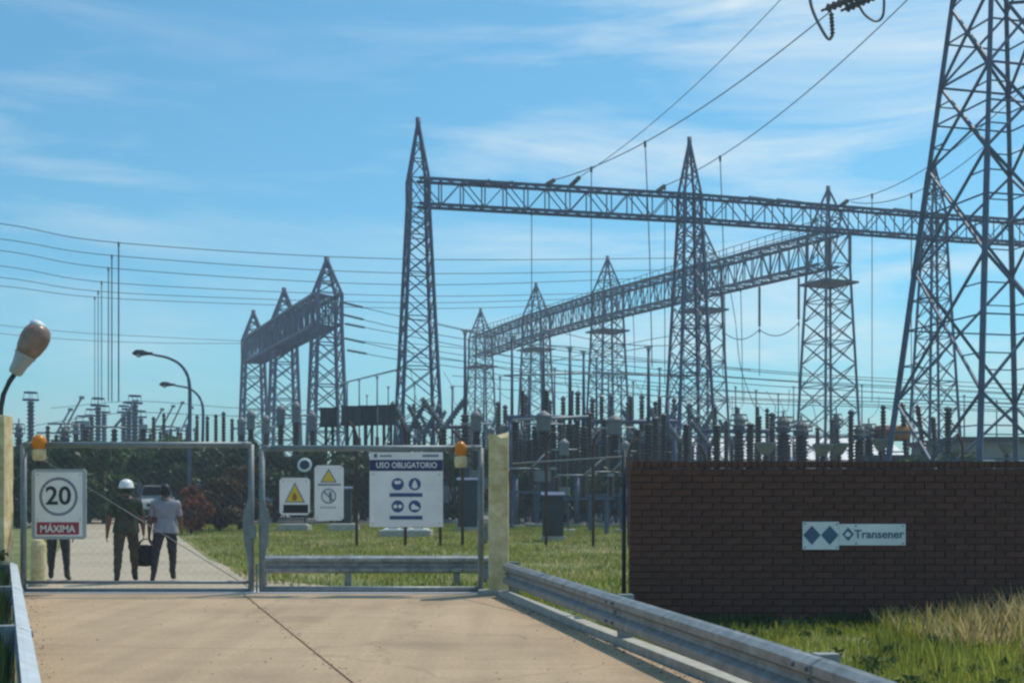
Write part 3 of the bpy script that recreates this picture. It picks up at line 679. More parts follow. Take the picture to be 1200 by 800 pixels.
c = V((p.x, p.y, Z_(545.5,Y))); m = Matrix.Rotation(R(72), 3, 'X')
h = MB().lathe([(.06,-.3),(.2,-.22),(.29,0),(.32,.12),(.30,.13)], c, 16, m, True).build('housing', M['white'], t)
MB().lathe([(.28,.10),(.2,.14),(.02,.155)], c, 16, m, True).build('lens', M['glass'], t)

# lamp on the left post
Y = 18.2
t = thing('street_lamp', 'near cobra head street lamp with brownish bowl on the left gate post', 'street lamp', (X_(2,Y), Y, Z_(492,Y)))
MB().tube([P(0,500,Y), P(1,478,Y), P(4,462,Y), P(11,447,Y), P(20,434,Y)], .038, 10).build('arm', M['steel_dark'], t)
A, B = P(17,438,Y), P(50,381,Y); ax = (B-A).normalized(); LN = (B-A).length
u_ = ax.cross(V((0,1,0))).normalized(); m = Matrix((u_, ax.cross(u_), ax)).transposed().to_3x3()
MB().lathe([(.085,0),(.105,.04),(.115,.16),(.15,LN*.36),(.152,LN*.39)], A, 16, m, True).build('housing', M['lamphouse'], t)
MB().lathe([(.148,LN*.385),(.185,LN*.5),(.212,LN*.68),(.205,LN*.82),(.16,LN*.94),(.08,LN*.995),(.015,LN)], A, 18, m, True).build('bowl', M['lampbowl'], t)
MB().lathe([(.10,LN*.9),(.13,LN*.965),(.07,LN*1.03),(.02,LN*1.04)], A+u_*.06, 12, m, True).build('photocell_cap', M['white'], t)
b = MB(); b.lathe([(.156,LN*.36),(.163,LN*.37),(.163,LN*.395),(.156,LN*.405)], A, 16, m); b.build('clamp_band', M['lamphouse'], t)

# two arched street lamps in the yard
def arch_lamp(px, Y, pts, hx, label):
    t = thing('street_lamp', label, 'street lamp', (X_(px,Y), Y, 0))
    q = [(X_(px,Y), Y, 0), (X_(px,Y), Y, 4)]+[P(a, c, Y) for a, c in pts]
    pp = [V(q[0])]+smooth_path(q[1:], 5); n = len(pp)
    MB().tube(pp, [.11-.055*i/(n-1) for i in range(n)], 10).build('pole', M['steel'], t)
    MB().bar((X_(px,Y), Y, 0), (X_(px,Y), Y, .5), .17, 10).build('base', M['steel'], t)
    e = pp[-1]; s = -1
    hd = MB(); hd.tube([e+V((.3,0,0)), e, e+V((-.2,0,.03)), e+V((-.55,0,.03)), e+V((-.75,0,.0))], [.07,.1,.16,.17,.05], 12); hd.build('housing', M['steel_dark'], t)
    MB().lathe([(.02,-.19),(.10,-.17),(.15,-.08),(.155,.0)], e+V((-.42,0,-.02)), 12, smooth=True).build('bowl', M['lamphouse'], t)
arch_lamp(222, 62, [(222.5,470),(222,452),(219,438),(210,426),(196,419),(182,416),(172,414)], 0, 'taller arched street lamp left of the far left gantry, nearer one')
arch_lamp(237, 80, [(238,490),(237,474),(232,463),(222,455),(208,452),(200,450.5)], 0, 'smaller arched street lamp behind the taller one, farther away')

# ------------------------------------------------------------------ people and car
def skin_body(name, J, E, parent, root, matfn, mats):
    ids = {k: i for i, k in enumerate(J)}
    me = bpy.data.meshes.new(name); me.from_pydata([J[k][0] for k in J], [(ids[a], ids[b]) for a, b in E], [])
    o = bpy.data.objects.new(name, me); C.objects.link(o)
    md = o.modifiers.new('skin', 'SKIN'); md.use_smooth_shade = True
    sv = me.skin_vertices[0].data if me.skin_vertices else None
    if sv is None:
        bm = bmesh.new(); bm.from_mesh(me); bm.verts.layers.skin.verify(); bm.to_mesh(me); bm.free(); sv = me.skin_vertices[0].data
    for k, i in ids.items():
        r = J[k][1]; sv[i].radius = r if isinstance(r, tuple) else (r, r); sv[i].use_root = (k == root)
    o.modifiers.new('sub', 'SUBSURF').levels = 2; o.modifiers['sub'].render_levels = 2
    bpy.context.view_layer.update(); dg = bpy.context.evaluated_depsgraph_get()
    ev = bpy.data.meshes.new_from_object(o.evaluated_get(dg)); o.modifiers.clear(); o.data = ev
    ev.materials.clear()
    for m in mats: ev.materials.append(m)
    segs = [(V(J[a][0]), V(J[b][0]), a, b) for a, b in E]
    for p in ev.polygons:
        c = p.center; best = None
        for s, e, a, b in segs:
            d = e-s; t = max(0, min(1, (c-s).dot(d)/max(d.length_squared, 1e-9))); dd = (c-(s+d*t)).length
            if best is None or dd < best[0]: best = (dd, a, b, t)
        p.material_index = matfn(best[1], best[2], best[3], c); p.use_smooth = True
    cl = {}                                             # folds: push the cloth in and out a little
    for p in ev.polygons:
        if p.material_index in (1, 2):
            for i in p.vertices: cl[i] = p.material_index
    for i in cl:
        v = ev.vertices[i]; c = v.co; n = noise.noise(V((c.x*9, c.y*9, c.z*(14 if cl[i] == 1 else 20))))*.016+noise.noise(V((c.x*22, c.y*22, c.z*30)))*.007
        v.co = c+v.normal*n
    ev.update()
    o.parent = parent
    return o
def person(px, py, H, heading, pose, label, cloth, hat=None, hairm='hair'):
    loc = G(px, py); t = thing('person', label, 'person', loc, heading); k = H/1.75
    J = {}; E = []
    def j(n, x, y, z, r): bulk = 1.2 if (n in ('pelvis','waist','chest','uchest') or n[:2] in ('sh','el','fo','kn','ca') or n[:3] == 'hip') else 1.0; J[n] = ((x*k, y*k, z*k), tuple(a*k*bulk for a in r) if isinstance(r, tuple) else r*k*bulk)
    def e(*c):
        for a, b in zip(c, c[1:]): E.append((a, b))
    j('pelvis',0,0,.95,(.165,.115)); j('waist',0,0,1.08,(.155,.11)); j('chest',0,.0,1.28,(.185,.12)); j('uchest',0,-.01,1.40,(.15,.10)); j('neck',0,0,1.49,.058); j('skull0',0,.015,1.57,(.07,.082)); j('skull1',0,.012,1.65,(.076,.095)); j('skull2',0,.0,1.71,(.062,.075))
    j('nose',0,.118,1.605,.013); j('chin',0,.085,1.535,.03)
    e('pelvis','waist','chest','uchest','neck','skull0','skull1','skull2'); e('skull1','nose'); e('skull0','chin')
    for s, n in ((-1,'l'),(1,'r')):
        j('ear'+n, s*.092,-.005,1.61,.018); e('skull1','ear'+n)
        sw, el, bend = pose[n+'arm']                    # forward swing, sideways spread, elbow bend
        j('sh'+n, s*.20,-.005,1.40,.072); e('uchest','sh'+n)
        ua, fa = .29, .25
        d1 = V((s*math.sin(el), math.sin(sw)*math.cos(el), -math.cos(sw)*math.cos(el)))
        p0 = V((s*.225,-.005,1.38)); p1 = p0+d1*ua
        sw2 = sw+bend; d2 = V((s*math.sin(el)*.4, math.sin(sw2), -math.cos(sw2))).normalized(); p2 = p1+d2*fa
        j('el'+n, *p1, .043); j('fo'+n, *(p1+d2*.09), .042); j('wr'+n, *p2, .028); e('sh'+n,'el'+n,'fo'+n,'wr'+n)
        pm = p2+d2*.055; j('pa'+n, *pm, (.022,.036)); e('wr'+n,'pa'+n)
        for q in range(4):
            o_ = V((0, (q-1.5)*.021, 0)); b0 = pm+d2*.045+o_; ln = (.03,.036,.034,.027)[q]
            cur = V((-s*.35,.0,0)); b1 = b0+(d2+cur*.5).normalized()*ln; b2 = b1+(d2+cur*1.6).normalized()*ln*.8
            j(f'fa{q}{n}', *b0, .0095); j(f'fb{q}{n}', *b1, .009); j(f'fc{q}{n}', *b2, .007); e('pa'+n, f'fa{q}{n}', f'fb{q}{n}', f'fc{q}{n}')
        j('ta'+n, *(p2+d2*.04+V((-s*.01,.042,0))), .011); j('tb'+n, *(p2+d2*.075+V((-s*.02,.056,0))), .009); e('pa'+n,'ta'+n,'tb'+n)
        th, kn, sp = pose[n+'leg']                      # thigh swing, knee bend, spread
        h0 = V((s*.105,0,.90)); t1 = V((s*math.sin(sp), math.sin(th), -math.cos(th))).normalized(); kp = h0+t1*.43
        sw3 = th-kn; t2 = V((s*math.sin(sp)*.5, math.sin(sw3), -math.cos(sw3))).normalized(); an = kp+t2*.41
        ft = V((s*.15, 1, 0)).normalized(); ft = (ft*math.cos(sw3*.8)+V((0,0,math.sin(sw3*.8)))).normalized()
        j('hip'+n, *h0, (.098,.105)); j('kn'+n, *kp, .066); j('ca'+n, *(kp+t2*.12+V((0,-.012,0))), .062); j('an'+n, *an, .046); j('he'+n, *(an+V((0,-.045,-.035))), .038); j('ba'+n, *(an+ft*.13+V((0,0,-.045))), (.045,.032)); j('to'+n, *(an+ft*.19+V((0,0,-.05))), (.036,.024))
        e('pelvis','hip'+n,'kn'+n,'ca'+n,'an'+n,'ba'+n,'to'+n); e('an'+n,'he'+n)
    zmin = min(J['to'+n][0][2] for n in 'lr')-.024*k; 
    for q in J: J[q] = ((J[q][0][0], J[q][0][1], J[q][0][2]-zmin), J[q][1])
    top, leg, sleeve = cloth
    def mf(a, b, tt, c):
        p = (a, b)
        if a[:2] in ('an','ba','he') : return 3
        if a[:2] == 'ca' and tt > .8: return 3
        if a in ('pelvis',) and b.startswith('hip') or a[:3] == 'hip' or a[:2] in ('kn','ca'): return 2
        if a == 'pelvis': return 2 if tt < .25 else 1
        if a in ('waist','chest'): return 1
        if a == 'uchest': return 1 if b.startswith('sh') or tt < .45 else 0
        if a[:2] == 'sh': return 1 if tt < sleeve else 0
        if a[:2] in ('el','fo') and sleeve > 1: return 1
        return 0
    ob = skin_body('body', J, E, t, 'pelvis', mf, [M['skin'], M[top], M[leg], M['boot']])
    hz = J['skull1'][0]
    b = MB()
    if hat:
        prof = [(.135,-.02),(.128,.0),(.122,.05),(.10,.10),(.06,.13),(.015,.14)]
        b.lathe([(r*k, z*k) for r, z in prof], (hz[0], hz[1], hz[2]+.015*k), 18, Matrix.Diagonal((1,1.14,1)), True); b.build('hard_hat', M['helmet'], t, local=True)
        b = MB(); b.prism([(-.09*k, hz[1]+.10*k, hz[2]), (0, hz[1]+.215*k, hz[2]-.005), (.09*k, hz[1]+.10*k, hz[2])], (0,0,.012)); b.build('hat_brim', M['helmet'], t, local=True)
    vs = []; fs = []; n = 16; rings = [(-.095,.80),(-.06,.98),(-.01,1.04),(.04,1.02),(.08,.84),(.105,.5),(.117,.1)]
    for z, q in rings:                                  # cap of hair over crown and back of the head
        for i in range(n):
            a = 2*math.pi*i/n; y_ = math.sin(a)
            zz = z+(.075*max(0, y_) if z < .03 else 0)
            vs.append((hz[0]+.088*q*k*math.cos(a), hz[1]-.006+.105*q*k*y_, hz[2]+zz*k))
    for i in range(len(rings)-1):
        for c in range(n): fs.append((i*n+c, i*n+(c+1)%n, (i+1)*n+(c+1)%n, (i+1)*n+c))
    fs.append(tuple(range(len(vs)-n, len(vs)))); b = MB(); b.add(vs, fs, True); b.build('hair', M[hairm], t, local=True)
    b = MB(); vs = []; n = 28                            # shirt tail hanging loose over the belt
    rg = ((1.13,.185,.14),(1.03,.205,.158),(.94,.222,.172),(.875,.228,.178))
    for z, ra, rb_ in rg:
        for i in range(n):
            a = 2*math.pi*i/n; f = 1+.035*math.sin(5*a+z*11)+.02*math.sin(9*a+2); vs.append((ra*f*k*math.cos(a), rb_*f*k*math.sin(a), z*k-zmin+.012*math.sin(3*a+1)))
    b.add(vs, [(j_*n+i, j_*n+(i+1)%n, (j_+1)*n+(i+1)%n, (j_+1)*n+i) for j_ in range(3) for i in range(n)], True); b.build('shirt_tail', M[top], t, local=True)
    vs = []; b = MB()                                   # collar
    for z, ra in ((1.455,.075),(1.505,.068)):
        for i in range(14): a = 2*math.pi*i/14; vs.append((ra*k*math.cos(a), ra*k*math.sin(a), z*k-zmin))
    b.add(vs, [(i, (i+1)%14, 14+(i+1)%14, 14+i) for i in range(14)], True); b.build('collar', M[top], t, local=True)
    hand = {n: t.matrix_basis @ V(J['pa'+n][0]) for n in 'lr'}
    return t, hand
p1, h1 = person(148, 683.5, 1.77, R(17), dict(larm=(-.10,.24,.28), rarm=(.15,.16,.35), lleg=(-.20,.12,.07), rleg=(.20,.10,.06)),
    'man in dark olive work clothes and white hard hat walking away', ('olive','camo',.8), hat=True)
p2, h2 = person(194, 681.5, 1.74, R(14), dict(larm=(.05,.16,.12), rarm=(.2,.12,.55), lleg=(-.24,.16,.16), rleg=(.18,.06,.03)),
    'man in grey lilac shirt walking away carrying a black bag', ('lilac','trouser',.75))
p3, h3 = person(68, 680, 1.70, R(12), dict(larm=(.12,.10,.25), rarm=(-.1,.10,.25), lleg=(.12,.05,.05), rleg=(-.14,.05,.12)),
    'person in dark trousers walking away, mostly hidden by the speed sign', ('olive','trouser',.8))
hb = h2['l']; bg_ = thing('bag', 'black soft bag carried between the two walking men', 'bag', (hb.x-.10, hb.y, hb.z-.52))
c = bg_.location; vs = []; n = 18
rings = [(.10,.0),(.215,.02),(.25,.09),(.255,.2),(.235,.30),(.17,.36),(.09,.375)]
for r_, z in rings:
    for i in range(n):
        a = 2*math.pi*i/n; vs.append((c.x+r_*math.cos(a), c.y+r_*.5*math.sin(a)*(1+.1*math.sin(3*a)), c.z+z+.012*math.sin(2*a+z*9)))
b = MB(); b.add(vs, [(i*n+k, i*n+(k+1)%n, (i+1)*n+(k+1)%n, (i+1)*n+k) for i in range(len(rings)-1) for k in range(n)]+[tuple(range(n)), tuple(range(len(vs)-n, len(vs)))], True); b.build('bag_body', M['bag'], bg_)
for s in (-1, 1): MB().tube(smooth_path([(c.x-.12, c.y+s*.05, c.z+.35), (c.x-.02, c.y+s*.03, c.z+.47), (hb.x-.0, hb.y+s*.012, hb.z-.035), (c.x+.12, c.y+s*.03, c.z+.46), (c.x+.17, c.y+s*.05, c.z+.33)], 5), .011, 6).build('handle', M['bag'], bg_)

# white van parked on the road, facing the gate
cY = 66; car = thing('white_van', 'white van facing the gate on the road behind the two men', 'van', (X_(184, cY), cY, 0), R(14))
def ringmesh(rings):                                    # rings along y: (y, z0, z1, half width bottom, half width top)
    b = MB(); vs = []; fs = []
    for y_, z0, z1, w0, w1 in rings:
        zm = z0+(z1-z0)*.45
        for x, z in ((-w0*.94,z0),(-w0,z0+.12),(-w0,zm),(-w1,z1-.06),(-w1*.9,z1),(w1*.9,z1),(w1,z1-.06),(w0,zm),(w0,z0+.12),(w0*.94,z0)): vs.append((x,y_,z))
    for i in range(len(rings)-1):
        for k in range(10): fs.append((i*10+k, i*10+(k+1)%10, (i+1)*10+(k+1)%10, (i+1)*10+k))
    fs += [tuple(range(10)), tuple(range(len(vs)-10, len(vs)))]
    b.add(vs, fs); return b
ringmesh([(-2.3,.45,1.15,.82,.76),(-2.2,.36,1.30,.90,.82),(-1.5,.30,1.40,.94,.84),(-1.3,.30,1.44,.94,.82),(-.75,.28,2.0,.95,.74),(.4,.25,2.05,.93,.74),(2.1,.25,2.03,.93,.74),(2.3,.4,1.9,.88,.70)]).build('body', M['carwhite'], car, local=True)
b = MB(); b.prism([(-.74,-1.28,1.49),(.74,-1.28,1.49),(.66,-.82,1.94),(-.66,-.82,1.94)], (0,-.03,.02)); b.build('windscreen', M['glass'], car, local=True)
for s in (-1, 1):
    b = MB(); b.prism([(s*.905,-1.0,1.42),(s*.905,.3,1.42),(s*.80,.3,1.86),(s*.80,-.7,1.86)], (s*.02,0,0)); b.build('side_window', M['glass'], car, local=True)
    MB().box((s*.66,-2.27,1.0), (.28,.10,.2)).build('headlight', M['white'], car, local=True)
    MB().box((s*1.06,-1.05,1.28), (.2,.09,.2)).build('mirror', M['rubber'], car, local=True)
    for y_ in (-1.45, 1.4):
        wh = MB(); wh.bar((s*.94,y_,.33),(s*.74,y_,.33),.33,18); wo_ = wh.build('wheel', M['rubber'], car, local=True)
        rm = MB(); rm.bar((s*.95,y_,.33),(s*.92,y_,.33),.19,14); ro = rm.build('rim', M['tank'], wo_, local=True)
MB().box((0,-2.32,.60), (1.8,.18,.34)).build('bumper', M['rubber'], car, local=True)
MB().box((0,-2.29,.98), (.85,.06,.16)).build('grille', M['rubber'], car, local=True)
MB().box((0,-2.415,.60), (.5,.02,.12)).build('number_plate', M['white'], car, local=True)
for s in (-1, 1): MB().box((s*.25,.2,2.1), (.22,.16,.12)).build('roof_light', M['tank'], car, local=True)

# ------------------------------------------------------------------ lattice structures
def frame_of(d):                                        # unit vectors along d and across it
    u = V((d[0], d[1], 0)).normalized(); return u, V((-u.y, u.x, 0))
def tower(parent, c, u, v, wb, wt, zb, zt, za, nb, rl, rb, m, peak=True, collar=None):
    t = thing('tower', None, None); t.parent = parent; t.location = V(c)-origin_of(parent)
    cor = [(1,1),(1,-1),(-1,-1),(-1,1)]
    def pt(k, z):
        h = wb+(wt-wb)*min(1, z/zb); a, b = cor[k % 4]; return V((c[0], c[1], 0))+u*(a*h/2)+v*(b*h/2)+V((0,0,z))
    for k in range(4):
        b = MB(); b.bar(pt(k,0), pt(k,zb), rl); b.bar(pt(k,zb), pt(k,zt), rl); b.build('leg', m, t)
    zs = [0]; z = 0; f = 1.0
    hs = [wb+(wt-wb)*i/nb for i in range(nb)]; tot = sum(hs); acc = 0
    for i in range(nb): acc += hs[i]; zs.append(zb*acc/tot)
    zs += [zt]
    b = MB()
    for i in range(len(zs)-1):
        for k in range(4):
            b.bar(pt(k,zs[i]), pt(k+1,zs[i+1]), rb, cap=False); b.bar(pt(k+1,zs[i]), pt(k,zs[i+1]), rb, cap=False)
            if i % 2 == 0 or i > nb-3: b.bar(pt(k,zs[i+1]), pt(k+1,zs[i+1]), rb, cap=False)
    b.build('bracing', m, t, kind='stuff')
    if peak:
        b = MB(); ap = V((c[0], c[1], za))
        for k in range(4): b.bar(pt(k,zt), ap, rl*.8)
        for f0, f1 in ((0,.33),(.33,.6)):
            for k in range(4):
                a0, a1 = pt(k,zt).lerp(ap,f0), pt(k+1,zt).lerp(ap,f1); b.bar(a0, a1, rb, cap=False)
                b.bar(pt(k,zt).lerp(ap,f1), pt(k+1,zt).lerp(ap,f1), rb, cap=False)
        b.bar(ap-V((0,0,.9)), ap+V((0,0,.15)), rl*1.4, 6); b.build('peak', m, t)
    if collar:
        b = MB(); zc, wc = collar
        b.box((c[0], c[1], zc), (wc, wc, .14), math.atan2(u.y, u.x)); b.build('platform', m, t)
    return t
def beam(parent, p, q, w_, z0, z1, n, rc, rb, m):
    p, q = V(p), V(q); u, v = frame_of(q-p); t = thing('beam', None, None); t.parent = parent; t.location = V((p.x,p.y,0))-origin_of(parent)
    L_ = (q-p).length
    def pt(s, zz, x): return V((p.x, p.y, 0))+u*x+v*(s*w_/2)+V((0,0,zz))
    for s in (-1,1):
        for zz in (z0,z1): MB().bar(pt(s,zz,0), pt(s,zz,L_), rc).build('chord', m, t)
    b = MB()
    for i in range(n):
        x0, x1 = L_*i/n, L_*(i+1)/n; xm = (x0+x1)/2
        for s in (-1,1):
            if i % 2: b.bar(pt(s,z0,x0), pt(s,z1,x1), rb, cap=False)
            else: b.bar(pt(s,z1,x0), pt(s,z0,x1), rb, cap=False)
            b.bar(pt(s,z0,x1), pt(s,z1,x1), rb, cap=False)
        for zz in (z0,z1):
            b.bar(pt(-1 if i%2 else 1,zz,x0), pt(1 if i%2 else -1,zz,x1), rb, cap=False); b.bar(pt(-1,zz,x1), pt(1,zz,x1), rb, cap=False)
    b.build('lattice', m, t, kind='stuff')
    return t
def gantry(name, label, pts, w_, z0, z1, wb, wt, za, nb, n, rl, rb, rc, m, collar=None, ext=0):
    g_ = thing(name, label, 'gantry', (pts[0][0], pts[0][1], 0)); P3 = [V((a,b,0)) for a, b in pts]
    u, v = frame_of(P3[-1]-P3[0])
    for p in P3: tower(g_, p, u, v, wb, wt, z0, z1, za, nb, rl, rb, m, True, collar)
    for p, q in zip(P3, P3[1:]): beam(g_, p, q, w_, z0, z1, n, rc, rb, m)
    return g_
gA = [(X_(490,73),73),(X_(808,77),77),(X_(1095,82.5),82.5),(47.5,87.5)]
gantry('line_gantry', 'nearest and tallest lattice gantry with beam crossing to the right edge', gA, 1.0, 19.2, 20.75, 2.9, 1.15, 24.4, 13, 13, .115, .042, .115, M['steel'])
gB = [(22.5,85),(15.6,97.5),(8.8,110),(2.5,124),(-3.7,141)]
gb = gantry('line_gantry', 'long receding lattice gantry behind the tallest one with railed beam', gB, 1.9, 17.8, 20.0, 3.5, 2.1, 23.3, 11, 14, .125, .045, .14, M['steel_hazed'], collar=(16.5,3.0))
u, v = frame_of(V((*gB[-1],0))-V((*gB[0],0)))
for s in (-1, 1):
    b = MB(); p = V((gB[0][0], gB[0][1], 0)); Lg = (V((*gB[-1],0))-p).length
    for k in range(int(Lg/1.0)): b.bar(p+u*k*1.0+v*s*.95+V((0,0,20.05)), p+u*k*1.0+v*s*.95+V((0,0,20.95)), .028, cap=False)
    for z in (20.5, 20.95): b.bar(p+v*s*.95+V((0,0,z)), p+u*Lg+v*s*.95+V((0,0,z)), .03)
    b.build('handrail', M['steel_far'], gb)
gC = [(X_(383,114),114),(X_(333,131),131),(X_(297,147),147)]
gc = gantry('line_gantry', 'left lattice gantry of three peaked towers beyond the gate', gC, 2.3, 17.7, 20.6, 3.5, 2.3, 24.0, 8, 15, .19, .075, .2, M['steel'])

# the big pylon at the right
YB = 45.0; XB = X_(1171, YB); HB = 33.6; RB = 4.5; PH = R(-31)
py = thing('pylon', 'huge near lattice transmission pylon rising out of frame at the right', 'pylon', (XB, YB, 0))
def bp(k, z):
    a = PH+k*math.pi/2; r_ = RB*(1-z/(HB-1.0)) if z < 24 else RB*(1-24/(HB-1.0))*(1-(z-24)/(HB-24)*.92)
    return V((XB+math.sin(a)*r_, YB-math.cos(a)*r_, z))
zl = [Z_(y, YB) for y in (620, 467, 310, 190, 92, 0, -70, -130, -185)]; zl[0] = 0
for k in range(4):
    b = MB(); q = [bp(k, 0)]+[bp(k, z) for z in zl[1:]]+[bp(k,24), bp(k, HB)]
    for a, c in zip(q, q[1:]):
        if (c-a).length > .05: b.bar(a, c, .135 if a.z < 12 else .11)
    b.build('leg', M['steel'], py)
    MB().box(bp(k,.1), (.8,.8,.5)).build('footing', M['concrete'], py)
def brace(p, q, r): MB().bar(p, q, r).build('brace', M['steel'], py)
for i in range(len(zl)-1):
    z0, z1 = zl[i], zl[i+1]; rb = .062 if i < 5 else .045
    for k in range(4):
        A0, A1, B0, B1 = bp(k,z0), bp(k,z1), bp(k+1,z0), bp(k+1,z1)
        brace(A0, B1, rb); brace(B0, A1, rb)
        w0, w1 = (A0-B0).length, (A1-B1).length; f = w0/(w0+w1); X = A0.lerp(B1, f)          # crossing point
        zc = X.z; Ac, Bc = bp(k, zc), bp(k+1, zc)
        if i < 6:
            brace(Ac, X, rb*.62); brace(X, Bc, rb*.62)
            for (p0, p1), (q0, q1) in (((A0,X),(A0,Ac)), ((B0,X),(B0,Bc)), ((A1,X),(A1,Ac)), ((B1,X),(B1,Bc))):
                if i < 4: brace(p0.lerp(p1,.5), q0.lerp(q1,.5), rb*.5)
        if i in (3, 5, 7): brace(A1, B1, rb*.8)
# cross arms
armd = V((math.cos(R(8)), math.sin(R(8)), 0))
def arm(z, ln, s):
    a_ = thing('crossarm', None, None); a_.parent = py; a_.location = (0,0,z)
    b = MB(); tip = V((XB, YB, z))+armd*s*ln
    ks = sorted(range(4), key=lambda k: -s*(bp(k,z)-V((XB,YB,z))).dot(armd))[:2]
    n = 5
    for k in ks:
        p0, p1 = bp(k, z), bp(k, z+1.5); b.bar(p0, tip, .07); b.bar(p1, tip, .06)
        for i in range(n):
            b.bar(p0.lerp(tip, i/n), p1.lerp(tip, (i+1)/n), .03, cap=False); b.bar(p1.lerp(tip,(i+1)/n), p0.lerp(tip,(i+1)/n), .03, cap=False)
    for i in range(n):
        b.bar(bp(ks[0],z).lerp(tip,i/n), bp(ks[1],z).lerp(tip,(i+1)/n), .03, cap=False)
    b.build('arm_lattice', M['steel'], a_, kind='stuff'); return tip
zA = Z_(-14, YB)
tipL = arm(zA, 3.9, -1); tipR = arm(zA, 4.6, 1); tipL2 = arm(zA+5, 3.4, -1); tipR2 = arm(zA+5, 3.4, 1)

# ------------------------------------------------------------------ insulator strings and conductors
def sheds(b, p, q, r, n, k=8):
    p, q = V(p), V(q); d = q-p; Ln = d.length; ax = d.normalized(); u1 = ax.orthogonal().normalized(); m = Matrix((u1, ax.cross(u1), ax)).transposed().to_3x3(); prof = []
    for i in range(n):
        z = Ln*(i+.1)/n; s = Ln/n; prof += [(r*.66, z), (r, z+s*.3), (r*.95, z+s*.45), (r*.66, z+s*.6)]
    return b.lathe([(r*.3,0)]+prof+[(r*.3,Ln)], p, k, m)
def string(p, q, label, group, r=.16, n=12, m='porcelain_grey', name='insulator_string'):
    b = MB(); p, q = V(p), V(q); o = thing(name, label, 'insulator', p, group=group)
    sheds(b, p.lerp(q,.06), p.lerp(q,.94), r, n).build('discs', M[m], o)
    b = MB(); b.bar(p, p.lerp(q,.08), r*.3, 6); b.bar(p.lerp(q,.92), q, r*.3, 6); b.build('end_fitting', M['steel_dark'], o)
    return o
def cable(pts, r, label, group, name='conductor', cat='cable', n=8, sm=True):
    b = MB(); b.tube(smooth_path(pts, n) if sm else pts, r, 4); o = b.build(name, M['wire'], None); tag(o, label, cat, group); return o
def sag(p, q, s, n=18):
    p, q = V(p), V(q); return [p.lerp(q, i/n)-V((0,0,4*s*(i/n)*(1-i/n))) for i in range(n+1)]
def on_beam(gp, px, z):                                 # where a beam line of towers stands at this picture column
    for (x0,y0),(x1,y1) in zip(gp, gp[1:]):
        k = (px-CX)/F; t_ = (k*y0-x0)/((x1-x0)-k*(y1-y0))
        if 0 <= t_ <= 1: return V((x0+(x1-x0)*t_, y0+(y1-y0)*t_, z))
# incoming line: pylon arm to the tall gantry
d1 = on_beam(gA, 640, 20.9); d2 = on_beam(gA, 668, 20.9); d3 = on_beam(gA, 770, 20.9); d4 = on_beam(gA, 985, 20.9)
def lerp_pts(p, q, t): return V(p).lerp(V(q), t)
LG = 'incoming line conductors from the pylon'
sQ = P(974, 13, 44.3)
for k in (-.26, .26): string(tipL+V((k,0,0)), sQ+V((k*1.4,0,.0)), ('left' if k < 0 else 'right')+' one of two dark insulator strings at top centre right, below the pylon arm', 'tension insulators at the pylon arm', .17, 12, 'porcelain')
w1 = sag(sQ, d1-(d1-sQ).normalized()*1.6, .9); cable(w1, .030, 'conductor from the dark insulators sloping down left to the tall gantry beam', LG, sm=False)
q3 = tipL+armd*.9; w3 = sag(q3, d3-(d3-q3).normalized()*1.6, .9); cable(w3, .030, 'conductor from the pylon arm to the beam left of the second tower', LG, sm=False)
w2 = sag(tipL2, d2-(d2-tipL2).normalized()*1.6, 1.1); cable(w2, .026, 'steepest conductor crossing the top edge down to the tall gantry beam', LG, sm=False)
w4 = sag(tipR, d4-(d4-tipR).normalized()*1.6, 1.6); cable(w4, .026, 'upper of two conductors between second tower and pylon at right', LG, sm=False)
q5 = tipR+armd*.2+V((1.4,2,-1.6)); 
w5 = sag(tipR2+V((1.5,8,-6.5)), d4-(d4-tipR).normalized()*1.6+V((.2,0,-.1)), 1.5); cable(w5, .026, 'lower of two conductors between second tower and pylon at right', LG, sm=False)
IG = 'tension insulators on the tall gantry beam'
for d, wr, lb in ((d1,w1,'insulator on the tall gantry beam at the end of the left conductor'),(d2,w2,'insulator on the tall gantry beam at the end of the steepest conductor'),(d3,w3,'insulator on the tall gantry beam left of the second tower'),(d4,w4,'insulator on the tall gantry beam before the railed gantry tower')):
    string(d, wr[-1], lb, IG, .15, 9)
for px, lb in ((577,'second bay left'),(604,'second bay middle'),(875,'first conductor bay right of second tower'),(908,'next bay right of second tower'),(1045,'bay left of the pylon')):
    p = on_beam(gA, px, 20.95); string(p, p+V((-1.9 if px < 700 else 2.0, .5, -.12)), f'dark insulator lying along the tall gantry beam, {lb}', IG, .17, 9)
# hanging jumpers at the pylon insulators
JG = 'jumper loops hanging from the pylon arm'
cable([P(946,-25,44.3), P(951,8,44.3), P(962,33,44.3), P(971,46,44.3), P(976,41,44.3)], .06, 'jumper loop left of the dark insulators at the top edge', JG)
cable([P(1006,6,44.6), P(1014,18,44.6), P(1026,25,44.6), P(1034,20,44.6), P(1036,4,44.6), P(1034,-20,44.6)], .05, 'jumper loop right of the dark insulators at the top edge', JG)
string(P(974,14,44.2), P(976,43,44.2), 'short hanging insulator under the dark pair at the top edge', 'tension insulators at the pylon arm', .10, 6, 'porcelain')
